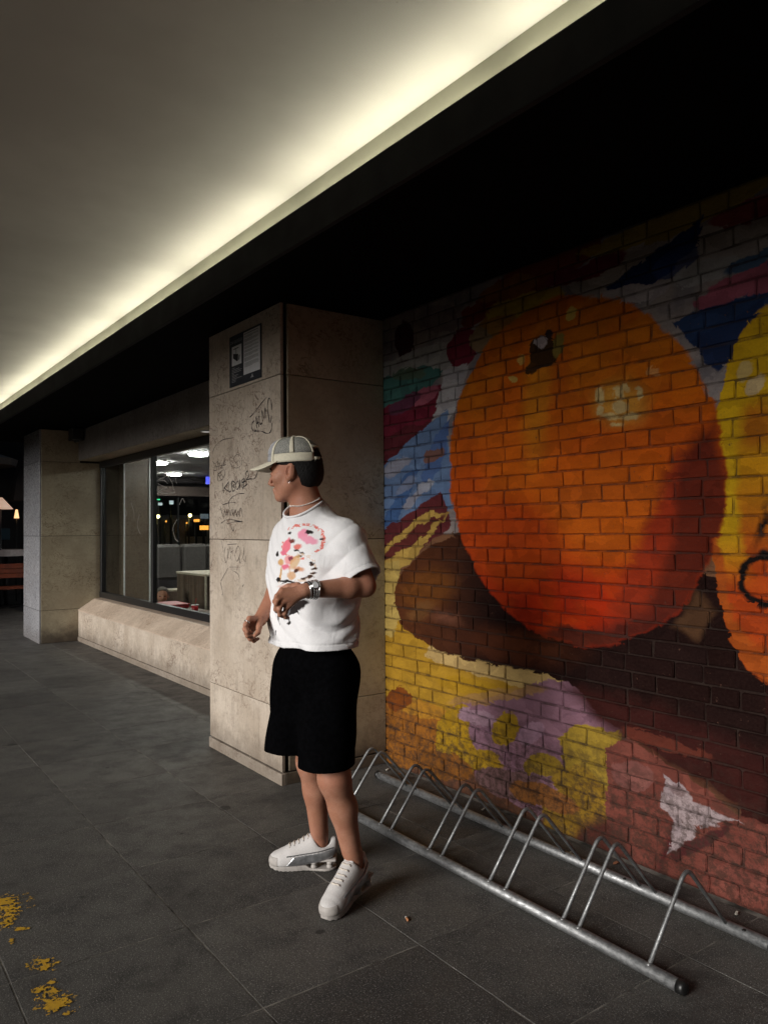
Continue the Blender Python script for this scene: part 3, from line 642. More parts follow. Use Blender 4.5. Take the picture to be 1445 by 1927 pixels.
def pane_strokes(name, strokes, wid, crop):
    parts = []
    for st in strokes:
        P = np.array(catmull([onp(crop[0]+x/crop[2], crop[1]+y_/crop[2], 0, WX+0.0028)[1:] for x, y_ in st], 4)); t_ = np.gradient(P, axis=0); t_ /= np.linalg.norm(t_, axis=1)[:, None]+1e-9; n_ = np.stack([-t_[:, 1], t_[:, 0]], 1)
        V = [(WX+0.0028, P[i][0]+n_[i][0]*wid*q, P[i][1]+n_[i][1]*wid*q) for i in range(len(P)) for q in (-0.5, 0.5)]
        parts.append((V, [(2*i, 2*i+1, 2*i+3, 2*i+2) for i in range(len(P)-1)]))
    V, F = merge(parts); return mesh(name, V, F, M['scratch'], win)
pane_strokes('scratched_tag', [[(590, 470), (640, 445), (690, 470), (650, 500), (600, 520), (660, 530), (690, 560)], [(600, 560), (640, 580), (690, 600), (620, 620), (590, 650)], [(640, 440), (720, 445), (760, 500), (775, 560)], [(650, 480), (700, 500), (735, 560), (745, 620)], [(800, 760), (830, 700), (850, 740)], [(780, 900), (740, 980), (760, 1080), (790, 1110)], [(600, 640), (680, 650), (760, 640)]], 0.006, (180, 800, 5.07))
pane_strokes('scratched_tag', [[(260, 740), (285, 800), (300, 855), (275, 880)], [(340, 740), (365, 820), (370, 900)], [(420, 850), (400, 960), (430, 1040)]], 0.005, (180, 800, 5.07))
spk = thing('loudspeaker', 'small black box speaker under the soffit beside the far pillar', 'speaker', (2.68, 10.45, SOF-0.15))
box('body', (2.60, 10.36, SOF-0.16), (2.745, 10.56, SOF-0.004), M['frame'], spk, 0.008); box('grille', (2.62, 10.35, SOF-0.14), (2.73, 10.3595, SOF-0.02), M['core'], spk)
box('bracket', (2.66, 10.40, SOF-0.18), (2.70, 10.52, SOF-0.161), M['frame'], spk, 0.003)
# ------------------------------------------------------------------ bicycle rack
def galv_mat():
    t = NT('galvanised_steel'); p = t.pos(); a = t.noise(p, 45, 5, 0.7); b = t.noise(t.vm('MULTIPLY', p, (1, 0.25, 1)), 150, 3, 0.7)
    c = t.mix(t.mr(a, 0.3, 0.7), (0.22, 0.225, 0.23), (0.38, 0.385, 0.39)); c = t.mix(t.mr(b, 0.6, 0.75, 0, 0.7), c, (0.10, 0.09, 0.08))
    t.bump(a, 0.25, 0.002); return t.fin(c, t.mr(b, 0.3, 0.7, 0.42, 0.68), 0.85)
M['galv'] = galv_mat(); M['rubber'] = simple('black_plastic', (0.01, 0.01, 0.01), 0.4)
RXF, RXB = 2.18, 2.64
rack = thing('bicycle_rack', 'galvanised steel bicycle rack with bent wheel hoops along the mural wall', 'bike rack', ((RXF+RXB)/2, 2.5, 0))
for X, a, b in ((RXF, 1.45, 3.72), (RXB, 1.40, 3.72)):
    tube('rail', [(X, a, 0.0225), (X, b, 0.0225)], 0.0212, M['galv'], rack, 18)
    for yy, dr in ((a, -1), (b, 1)):
        tube('end_cap', [(X, yy-0.012*dr, 0.0225), (X, yy+0.010*dr, 0.0225), (X, yy+0.016*dr, 0.0225)], [0.0224, 0.0224, 0.015], M['rubber'], rack, 18)
def hoop_path(y_):
    A, T, B = np.array((RXF, y_, 0.035)), np.array((2.395, y_, 0.298)), np.array((RXB-0.006, y_, 0.035)); r = 0.048
    d1, d2 = (T-A)/np.linalg.norm(T-A), (B-T)/np.linalg.norm(B-T); p1, p2 = T-d1*r, T+d2*r; out = [A, A+(p1-A)*0.5]
    for k in range(9):
        s_ = k/8; out.append((1-s_)**2*p1+2*s_*(1-s_)*T+s_**2*p2)
    return out+[p2+(B-p2)*0.5, B]
for yy in (1.569, 1.858, 1.931, 2.222, 2.312, 2.609, 2.696, 2.977, 3.063, 3.35, 3.437):
    h = tube('hoop', hoop_path(yy), 0.0074, M['galv'], rack, 10)
    for X in (RXF, RXB-0.006): tube('weld', [(X, yy, 0.036), (X, yy, 0.0415), (X, yy, 0.046)], [0.0105, 0.0100, 0.0066], M['galv'], h, 10)
for yy in (1.50, 2.0): tube('bolt_hole', [(RXB-0.012, yy, 0.0405), (RXB-0.0125, yy, 0.0418)], 0.0065, M['rubber'], rack, 10)

# ------------------------------------------------------------------ litter and paint on the paving
M['cork'] = simple('cigarette_filter', (0.45, 0.19, 0.08), 0.8, var=0.3, scale=300); M['ash'] = simple('cigarette_paper', (0.55, 0.52, 0.48), 0.9)
bp = onp(766, 1732, 2, 0.0)
butt = thing('cigarette_butt', 'orange cigarette butt lying on the slabs in front of the rack', 'cigarette butt', (bp[0], bp[1], 0))
ax = np.array([0.35, 0.94, 0.0]); c0 = np.array([bp[0], bp[1], 0.0052])
tube('filter', [c0-ax*0.012, c0+ax*0.009], 0.0043, M['cork'], butt, 10); tube('burnt_end', [c0+ax*0.0092, c0+ax*0.0165], [0.0043, 0.0038], M['ash'], butt, 10)
M['pebble'] = simple('pale_crumb', (0.45, 0.42, 0.36), 0.9); M['leaf'] = simple('dry_leaf', (0.25, 0.10, 0.05), 0.8)
crumbs = [((728, 1450), 'white crumb of plaster by the pillar foot'), ((1385, 1722), 'pair of pale crumbs near the back rail end'), ((1072, 1608), 'pale scrap lying against the back rail'), ((908, 1525), 'white speck between the rack hoops and the wall')]
for (u, v), lb in crumbs:
    q = onp(u, v, 2, 0); cr = thing('plaster_crumb', lb, 'litter', (q[0], q[1], 0), 'crumbs along the wall')
    for k in range(2):
        V, F = sphere_data((q[0]+k*0.014, q[1]+k*0.006, 0.0045), (0.009, 0.006, 0.0045), 7, 5); V = [np.array(v_)+rng.normal(0, 0.0008, 3)*[1, 1, 0.4] for v_ in V]
        mesh('crumb', V, F, M['pebble'], cr)
for (u, v), lb in [((752, 1458), 'brown dry leaf at the far end of the rack'), ((1158, 1626), 'reddish dry leaf beside the back rail')]:
    q = onp(u, v, 2, 0); V = [(q[0]+x, q[1]+y_, 0.003+h_) for x, y_, h_ in [(-0.02, 0, 0), (-0.005, 0.008, 0.004), (0.012, 0.006, 0.006), (0.022, 0, 0.002), (0.01, -0.008, 0.005), (-0.008, -0.009, 0.003)]]
    prop(mesh('dry_leaf', V, [(0, 1, 5), (1, 2, 4, 5), (2, 3, 4)], M['leaf']), lb, 'leaf', 'dry leaves by the wall')
def paint_mat():
    t = NT('worn_yellow_paint'); p = t.pos(); a = t.noise(p, 70, 5, 0.75)
    c = t.mix(t.mr(a, 0.45, 0.7), (0.58, 0.33, 0.015), (0.40, 0.22, 0.02)); t.bump(a, 0.4, 0.003); return t.fin(c, 0.6)
M['ypaint'] = paint_mat()
def vnoise(x, y_, seed):
    xi, yi = np.floor(x).astype(int), np.floor(y_).astype(int); fx, fy = x-xi, y_-yi; fx, fy = fx*fx*(3-2*fx), fy*fy*(3-2*fy)
    h = lambda a, b: np.modf(np.abs(np.sin(a*127.1+b*311.7+seed*17.3)*43758.545))[0]
    return (h(xi, yi)*(1-fx)+h(xi+1, yi)*fx)*(1-fy)+(h(xi, yi+1)*(1-fx)+h(xi+1, yi+1)*fx)*fy
pl = [((14, 1702, 34, 14, -6), 'yellow paint streak at the left edge of the paving, topmost'), ((18, 1716, 20, 22, 20), None), ((16, 1732, 12, 10, 0), None), ((40, 1750, 14, 4, -5), None), ((21, 1772, 5, 4, 0), None),
      ((82, 1817, 20, 10, 0), 'worn yellow paint patch at the lower left of the paving, middle one'), ((80, 1868, 22, 9, -5), 'worn yellow paint patch low on the left, ragged, just above another'), ((104, 1893, 30, 16, -8), 'largest worn yellow paint patch at the bottom left'), ((100, 1850, 8, 5, -20), None), ((123, 1910, 7, 5, 0), None), ((51, 1819, 4, 4, 0), None)]
groups = [[0, 1, 2, 3, 4], [5, 10], [6, 8], [7, 9]]
for gi, g in enumerate(groups):
    V, F = [], []; idx = {}; st = 0.0024
    pts = [onp(*pl[i][0][:2], 2, 0) for i in g]; mn = np.min(pts, 0)-0.25; mx = np.max(pts, 0)+0.25
    nx, ny = int((mx[0]-mn[0])/st), int((mx[1]-mn[1])/st)
    X, Y = np.meshgrid(mn[0]+np.arange(nx)*st, mn[1]+np.arange(ny)*st, indexing='ij')
    D = np.stack([X, Y, np.zeros_like(X)], -1)-O3; dd = D@CF; U, Vv = W/2+FPX*(D@CR)/dd, HH/2-FPX*(D@CU)/dd
    f = np.full(X.shape, -9.0)
    for i in g:
        u, v, a, b, r = pl[i][0]; r = math.radians(r); du, dv = U-u, Vv-v
        f = np.maximum(f, 1-np.hypot((du*math.cos(r)+dv*math.sin(r))/a, (dv*math.cos(r)-du*math.sin(r))/b))
    f += (vnoise(X*38, Y*55, gi)-0.5)*1.3+(vnoise(X*120, Y*120, gi+5)-0.5)*1.3+(vnoise(X*260, Y*260, gi+9)-0.5)*0.9-0.22
    for i, j in zip(*np.where(f > 0.0)):
        q = []
        for a, b in ((0, 0), (1, 0), (1, 1), (0, 1)):
            k = (i+a, j+b)
            if k not in idx: idx[k] = len(V); V.append((mn[0]+k[0]*st, mn[1]+k[1]*st, 0.0032))
            q.append(idx[k])
        F.append(tuple(q))
    prop(mesh('paint_mark', V, F, M['ypaint']), pl[g[0]][1], 'paint mark', 'worn yellow paint marks')

# ------------------------------------------------------------------ shop interior behind the glass
SF = -0.30
M['shop_floor'] = simple('shop_floor_tiles', (0.22, 0.20, 0.18), 0.35); M['shop_ceiling'] = simple('shop_ceiling_tiles', (0.72, 0.70, 0.72), 0.7, var=0.05)
M['shop_dark'] = simple('dark_shop_wall', (0.05, 0.042, 0.045), 0.6, var=0.3, scale=3); M['ochre'] = simple('ochre_panel', (0.36, 0.24, 0.11), 0.6, var=0.15, scale=4); M['taupe'] = simple('taupe_panel', (0.16, 0.12, 0.105), 0.6, var=0.15, scale=4)
def wood_mat():
    t = NT('striped_wood_laminate'); p = t.pos(); a = t.noise(t.vm('MULTIPLY', p, (9, 9, 0.5)), 2.2, 4, 0.6); b = t.noise(t.vm('MULTIPLY', p, (60, 60, 1.5)), 1.5, 3)
    c = t.mix(t.mr(a, 0.35, 0.65), (0.075, 0.047, 0.034), (0.17, 0.115, 0.085)); c = t.mix(t.mr(b, 0.4, 0.7, 0, 0.4), c, (0.10, 0.07, 0.05)); return t.fin(c, 0.45)
M['wood'] = wood_mat(); M['wood_edge'] = simple('pale_edge_strip', (0.55, 0.48, 0.38), 0.5, var=0.05); M['red'] = simple('red_plastic', (0.45, 0.012, 0.02), 0.35); M['cushion'] = simple('grey_vinyl', (0.10, 0.09, 0.085), 0.5)
SY0, SY1, SX1 = PY1+0.08, 15.2, 9.5
prop(box('shop_floor', (WX+0.045, SY0, SF-0.1), (SX1, SY1, SF), M['shop_floor']), kind='structure')
prop(box('shop_ceiling', (WX+0.31, SY0, 2.52), (SX1, SY1, 2.6), M['shop_ceiling']), kind='structure')
sw = thing('shop_wall', 'dark inner walls of the shop seen through the window', 'wall', (SX1, 10, SF))
box('wall_panel', (SX1, SY0-0.1, SF), (SX1+0.1, SY1, 2.6), M['shop_dark'], sw); box('wall_panel', (LX+0.65, SY0-0.09, SF), (SX1-0.002, SY0-0.02, 2.6), M['shop_dark'], sw)
box('wall_panel', (WX+0.031, SY0, SF), (WX+0.20, FY+0.9, 0.50), M['shop_dark'], sw)
M['shop_lamp'] = emit('shop_lamp_glow', (1.0, 0.97, 0.92), 95.0)
for k, (x_, y_, lb) in enumerate([(4.28, 11.9, 'round ceiling lamp in the shop nearest the window mullion'), (4.25, 10.25, 'round ceiling lamp in the shop beside the tagged pillar'), (4.3, 8.6, 'round shop ceiling lamp hidden behind the pillar, middle'), (4.3, 6.9, 'round shop ceiling lamp behind the near pillar'), (6.2, 12.6, 'round lamp added deep inside the shop to brighten it, hidden by the pillar'), (6.2, 9.6, 'round lamp added in the middle of the shop to brighten it'), (5.4, 14.2, 'round lamp added above the long bench to brighten the end wall')]):  # the last three lamps are added to brighten the shop interior
    L = thing('ceiling_lamp', lb, 'lamp', (x_, y_, 2.52), 'round shop ceiling lamps')
    V, F = disc_data((x_, y_, 2.512), (0, 0, 1), 0.145, 28, 0.015); mesh('rim', V, F, M['paper'], L)
    V, F = disc_data((x_, y_, 2.490), (0, 0, 1), 0.125, 28, 0.024); mesh('diffuser', V, F, M['shop_lamp'], L)
# end glazing of the shop with the street beyond
ew = thing('end_glazing', 'dark end wall of the shop with ochre header and black framed panes', 'window', (6, 15.25, SF))
def erect(name, u0, v0, u1, v1, mat, y_=15.2, th=0.06):
    a, b = onp(u0, v0, 1, y_), onp(u1, v1, 1, y_)
    return box(name, (a[0], y_, min(a[2], b[2])), (b[0], y_+th, max(a[2], b[2])), mat, ew, 0.003)
erect('header_beam', 236, 898, 288, 936, M['ochre'], 15.14); erect('header_beam', 288.2, 914, 470, 936, M['taupe'], 15.14)
erect('vent_grille', 246, 900, 256, 920, M['frame'], 15.12, 0.018)
erect('top_band', 200, 880, 520, 897, M['frame'], 15.2); erect('top_band', 288.2, 897.2, 520, 913.8, M['shop_dark'], 15.2)
erect('dado', 200, 1059, 520, 1076, simple('maroon_dado', (0.11, 0.035, 0.025), 0.5), 15.2); erect('dado', 200, 1076.2, 520, 1160, M['shop_dark'], 15.2); erect('rail', 200, 1048, 520, 1059, M['frame'], 15.16)
for u in (236, 284, 335, 420, 500): erect('glazing_bar', u, 936.5, u+3, 1047.5, M['frame'], 15.18)
erect('pane', 200, 936.2, 520, 1048, M['glass'], 15.23, 0.006)
bs = onp(391, 900, 1, 14.9); o = thing('blue_screen', 'small glowing blue screen just left of the tagged pillar edge', 'screen', bs)
box('case', bs+[-0.05, 0, -0.13], bs+[0.25, 0.04, 0.13], M['frame'], o, 0.004); box('display', bs+[-0.04, -0.004, -0.12], bs+[0.24, -0.001, 0.12], emit('blue_screen_glow', (0.03, 0.05, 1.0), 1.6), o)
# marble-clad column standing inside the left end of the window
cp0, cp1 = onp(206, 1000, 0, 3.22), onp(246, 1000, 0, 3.62)
colm = thing('inner_column', 'brown marble column just inside the left end of the window', 'column', (3.4, 10.6, SF))
box('shaft', (3.30, 10.45, SF), (3.62, 10.9, 2.51), M['marble_brown'], colm, 0.004); box('corner_bead', (3.622, 10.440, SF), (3.642, 10.462, 2.51), M['paper'], colm, 0.002); box('corner_bead', (3.278, 10.440, SF), (3.297, 10.455, 2.51), M['paper'], colm, 0.002)
# wooden booth partitions
def booth(name, lb, x0, x1, y0, y1, z1):
    o = thing(name, lb, 'partition', ((x0+x1)/2, (y0+y1)/2, SF))
    box('panel', (x0, y0, SF), (x1, y1, z1-0.03), M['wood'], o, 0.003); box('top_edge', (x0-0.01, y0-0.01, z1-0.028), (x1+0.01, y1+0.01, z1), M['wood_edge'], o, 0.003); box('corner_strip', (x0-0.012, y0-0.012, SF), (x0+0.012, y0-0.002, z1-0.03), M['wood_edge'], o)
    return o
booth('booth_partition', 'striped wooden booth partition behind the glass next to the tagged pillar', 3.86, 4.5, 9.1, 10.05, 0.90)
a = onp(246, 1112, 1, 12.2); booth('booth_partition', 'low wooden partition showing at the bottom of the left pane', 3.7, 5.2, 12.0, 12.3, a[2])
sofa = thing('booth_sofa', 'long grey vinyl bench with curved back, further inside the shop', 'sofa', (5.2, 13.7, SF))
a, b = onp(292, 1025, 1, 13.6), onp(440, 1048, 1, 13.6)
def sofa_back(x0, x1, z0, z1):
    bm = bmesh.new(); box_bm(bm, np.array((x0, 13.6, z0)), np.array((x1, 13.85, z1)), 0.05); return bmesh_obj('back_cushion', bm, M['cushion'], sofa)
for k in range(3):
    w_ = (b[0]-a[0])/3; sofa_back(a[0]+k*w_+0.01, a[0]+(k+1)*w_-0.01, 0.55, a[2])
box('seat', (a[0], 13.1, SF+0.30), (b[0], 13.59, SF+0.45), M['cushion'], sofa, 0.03); box('base', (a[0]+0.03, 13.15, SF), (b[0]-0.03, 13.8, SF+0.298), M['shop_dark'], sofa)
# street seen through the end glazing
M['bldg'] = simple('dark_render_facade', (0.035, 0.03, 0.032), 0.8, var=0.3, scale=0.5)
bl = thing('street_building', 'dark building across the street glimpsed through the shop', 'building', (12, 34, 0))
box('wall', (-2, 34, -0.03), (34, 40, 14), M['bldg'], bl)
M['lit'] = emit('lit_window_glow', (1.0, 0.62, 0.3), 0.5); M['wpane'] = simple('dark_window_pane', (0.015, 0.016, 0.02), 0.15)
for k in range(9):
    for j in range(3):
        x_ = 0.6+k*3.1; zz_ = 0.9+j*3.4
        wd_ = box('window', (x_, 33.94, zz_), (x_+1.7, 33.998, zz_+1.8), M['frame'], bl, 0.005); box('pane', (x_+0.08, 33.92, zz_+0.08), (x_+1.62, 33.938, zz_+1.72), M['lit'] if (k*5+j*3) % 7 == 2 else M['wpane'], wd_)
M['bulb'] = emit('street_bulb_glow', (1.0, 0.72, 0.25), 30.0); M['orange_sign'] = emit('orange_sign_glow', (1.0, 0.35, 0.05), 3.0); M['white_sign'] = emit('white_sign_glow', (0.8, 0.9, 1.0), 1.2); M['green_sign'] = emit('green_sign_glow', (0.05, 1.0, 0.4), 2.0)
for k, (u, v, lb) in enumerate([(298, 972, 'yellow street bulb seen through the window next to the mullion'), (358, 970, 'yellow street bulb seen through the window near the pillar'), (313, 981, 'small orange street bulb low behind the glass'), (352, 984, 'faint orange street bulb below the right bulb')]):
    q = onp(u, v, 1, 24); r_ = 0.055 if k < 2 else 0.03
    o = thing('street_lamp', lb, 'street lamp', (q[0], q[1]+0.1, -0.03), 'street bulbs behind the shop')
    V, F = sphere_data(q, r_, 12, 8); mesh('globe', V, F, M['bulb'] if k < 2 else M['orange_sign'], o, True); tube('pole', [(q[0], q[1]+0.1, -0.03), (q[0], q[1]+0.1, q[2])], 0.03, M['frame'], o, 8); tube('arm', [(q[0], q[1]+0.1, q[2]+0.02), (q[0], q[1]+0.03, q[2]+0.03)], 0.015, M['frame'], o, 6)
for nm, u0, v0, u1, v1, mt, lb in [('street_sign', 377, 989, 393, 997, M['orange_sign'], 'orange glowing strip sign at the right of the window view'), ('street_sign', 366, 977, 376, 982, M['orange_sign'], 'small orange lettering sign left of the orange strip'), ('street_sign', 299, 946, 306, 951, M['white_sign'], 'tiny white lit sign below the header beam beside the mullion'), ('street_sign', 320, 942, 327, 949, M['white_sign'], 'tiny white lit sign in the middle of the right pane'), ('street_sign', 297, 939, 302, 941, M['green_sign'], 'tiny green lit cross sign beside the mullion'), ('street_sign', 378, 967, 393, 976, emit('pale_board_glow', (0.5, 0.6, 0.8), 0.25), 'pale blue menu board above the orange strip')]:
    a, b = onp(u0, v0, 1, 25), onp(u1, v1, 1, 25); o = thing(nm, lb, 'sign', ((a[0]+b[0])/2, 25.1, -0.03), 'lit signs across the street')
    box('lit_face', (a[0], 25.0, b[2]), (b[0], 25.04, a[2]), mt, o); box('post', ((a[0]+b[0])/2-0.03, 25.05, -0.03), ((a[0]+b[0])/2+0.03, 25.11, a[2]), M['frame'], o)
van = thing('parked_van', 'pale parked van faintly visible through the shop', 'van', (0, 0, 0))
a = onp(338, 985, 1, 26); x_ = a[0]; van.location = (x_, 26, -0.03); WL[van] = np.array((x_, 26, -0.03))
M['van'] = simple('pale_van_paint', (0.35, 0.35, 0.36), 0.35)
bm = bmesh.new(); box_bm(bm, np.array((x_-0.9, 26, 0.35)), np.array((x_+1.2, 27.8, 1.95)), 0.12); bmesh_obj('body', bm, M['van'], van)
bm = bmesh.new(); box_bm(bm, np.array((x_+1.21, 26.02, 0.35)), np.array((x_+2.1, 27.78, 1.25)), 0.12); bmesh_obj('bonnet', bm, M['van'], van)
for q in (x_-0.4, x_+1.5):
    w_ = tube('wheel', [(q, 25.97, 0.29), (q, 26.17, 0.29)], 0.32, M['rubber'], van, 18); V, F = disc_data((q, 25.96, 0.29), (0, 1, 0), 0.18, 16, 0.02); mesh('hubcap', V, F, M['galv'], w_)
box('side_window', (x_+0.2, 25.985, 1.2), (x_+1.0, 25.998, 1.75), M['wpane'], van, 0.002)

# ------------------------------------------------------------------ terrace beyond the far pillar
M['orange_w'] = simple('orange_painted_wood', (0.20, 0.036, 0.008), 0.6, var=0.25, scale=6); M['tablew'] = simple('pale_table_top', (0.42, 0.38, 0.38), 0.5); M['canvas'] = simple('dark_canvas', (0.03, 0.026, 0.026), 0.9); M['cream'] = simple('cream_canvas', (0.42, 0.36, 0.31), 0.9)
ben = thing('terrace_bench', 'orange wooden terrace bench beyond the far pillar', 'bench', (2.6, 15.4, 0))
for k in range(3): box('back_slat', (1.2, 15.38, 0.60+0.088*k), (4.4, 15.41, 0.682+0.088*k), M['orange_w'], ben, 0.004)
box('seat', (1.2, 15.0, 0.42), (4.4, 15.37, 0.46), M['orange_w'], ben, 0.004)
for x_ in (1.3, 2.25, 3.3, 4.3): box('leg', (x_, 15.05, 0), (x_+0.28, 15.36, 0.418), M['orange_w'], ben, 0.004); box('back_post', (x_+0.05, 15.415, 0), (x_+0.13, 15.46, 0.86), M['orange_w'], ben)
tb = onp(12, 1040, 1, 16.5); tbl = thing('terrace_table', 'pale round table behind the orange bench', 'table', (tb[0], tb[1], 0))
V, F = disc_data(tb, (0, 0, 1), 0.42, 28, 0.12); mesh('table_top', V, F, M['tablew'], tbl, False); tube('leg', [(tb[0], tb[1], 0.02), (tb[0], tb[1], tb[2]-0.06)], 0.04, M['frame'], tbl); V, F = disc_data((tb[0], tb[1], 0.012), (0, 0, 1), 0.28, 24, 0.02); mesh('base', V, F, M['frame'], tbl)
M['shade_glow'] = emit('lamp_shade_glow', (1.0, 0.62, 0.42), 0.35)
ls = onp(2, 958, 1, 16.2); lp = thing('terrace_lamp', 'glowing cone shaded lamp at the left edge beyond the far pillar', 'lamp', (ls[0], ls[1], 0))
tube('shade', [ls+[0, 0, 0.0], ls+[0, 0, 0.22]], [0.22, 0.03], M['shade_glow'], lp, 20); tube('stem', [(ls[0], ls[1], 0), ls+[0, 0, 0.1]], 0.015, M['frame'], lp, 8); V, F = disc_data((ls[0], ls[1], 0.012), (0, 0, 1), 0.15, 20, 0.02); mesh('foot', V, F, M['frame'], lp)
ls2 = onp(32, 968, 1, 17.5); lp = thing('terrace_lamp', 'small glowing lamp close to the far pillar edge', 'lamp', (ls2[0], ls2[1], 0))
tube('shade', [ls2-[0, 0, 0.08], ls2+[0, 0, 0.10]], [0.05, 0.02], emit('small_lamp_glow', (1.0, 0.55, 0.25), 1.2), lp, 14); tube('stem', [(ls2[0], ls2[1], 0), ls2], 0.012, M['frame'], lp, 8)
um = onp(24, 850, 1, 16.8); par = thing('terrace_parasol', 'dark folded terrace parasol beyond the far pillar', 'parasol', (um[0]+0.2, um[1], 0))
tube('pole', [(um[0]+0.2, um[1], 0.0), (um[0]+0.2, um[1], 3.0)], 0.03, M['frame'], par, 10); V, F = tube_data([(um[0]+0.2, um[1], 2.05), (um[0]+0.2, um[1], 2.4), (um[0]+0.2, um[1], 3.0)], [0.30, 0.22, 0.05], 8); mesh('canopy', V, F, M['canvas'], par)
um = onp(4, 868, 1, 19); par = thing('terrace_parasol', 'cream parasol edge at the left border beyond the far pillar', 'parasol', (um[0]-0.6, um[1], 0))
tube('pole', [(um[0]-0.6, um[1], 0), (um[0]-0.6, um[1], 3.2)], 0.03, M['frame'], par, 10); V, F = tube_data([(um[0]-0.6, um[1], um[2]-0.12), (um[0]-0.6, um[1], um[2]+0.02), (um[0]-0.6, um[1], 3.3)], [0.95, 0.98, 0.05], 8, caps=True); mesh('canopy', V, F, M['cream'], par)
prop(box('street_hoarding', (-3.0, 19.8, -0.03), (6.4, 20.0, 3.6), M['bldg']), 'dark wall closing the terrace at the far left', 'wall')
ch = onp(8, 1005, 1, 18.2); bn = thing('wall_banner', 'dull blue banner behind the terrace table', 'banner', (ch[0], 18.2, 0)); box('cloth', (ch[0]-0.4, 18.2, ch[2]-0.12), (ch[0]+0.12, 18.22, ch[2]+0.12), simple('blue_cloth', (0.04, 0.09, 0.13), 0.8), bn); tube('pole', [(ch[0], 18.24, 0), (ch[0], 18.24, ch[2]+0.12)], 0.015, M['frame'], bn, 8)
wing = thing('added_shade_wing', 'unseen building wing added on the street side to shade the terrace', 'building', (-8, 24, -0.03))  # unseen wing added to keep the sun off the terrace
box('wall', (-9, 12.5, -0.03), (-3.4, 45, 9), M['bldg'], wing); box('cornice', (-9.2, 12.3, 9.002), (-3.2, 45.2, 9.4), M['fascia'], wing)
for k in range(8): wd_ = box('window', (-3.398, 14+k*3.4, 0.9), (-3.36, 15.8+k*3.4, 2.7), M['frame'], wing, 0.004); box('pane', (-3.358, 14.1+k*3.4, 1.0), (-3.35, 15.7+k*3.4, 2.6), M['wpane'], wd_)
# ------------------------------------------------------------------ implicit-surface modelling for the figures
def smin(a, b, k):
    if k <= 0: return np.minimum(a, b)
    h = np.maximum(k-np.abs(a-b), 0)/k; return np.minimum(a, b)-h*h*k*0.25
def cap(a, b, ra, rb):
    a, b = np.array(a, float), np.array(b, float); ab = b-a; L2 = ab@ab+1e-12
    def f(P):
        t_ = np.clip(((P-a)@ab)/L2, 0, 1); return np.linalg.norm(P-a-t_[:, None]*ab, axis=1)-(ra+(rb-ra)*t_)
    return f
def ellip(c, r, R=None):
    c, r = np.array(c, float), np.array(r, float)
    def f(P):
        q = P-c
        if R is not None: q = q@R
        k0 = np.linalg.norm(q/r, axis=1); k1 = np.linalg.norm(q/(r*r), axis=1)+1e-9; return k0*(k0-1)/k1
    return f
def rbox(c, hx, rad, R=None):
    c, hx = np.array(c, float), np.array(hx, float)
    def f(P):
        q = P-c
        if R is not None: q = q@R
        q = np.abs(q)-(hx-rad); return np.linalg.norm(np.maximum(q, 0), axis=1)+np.minimum(q.max(1), 0)-rad
    return f
def chain(pts, rads): return [('u', cap(pts[i], pts[i+1], rads[i], rads[i+1]), None) for i in range(len(pts)-1)]
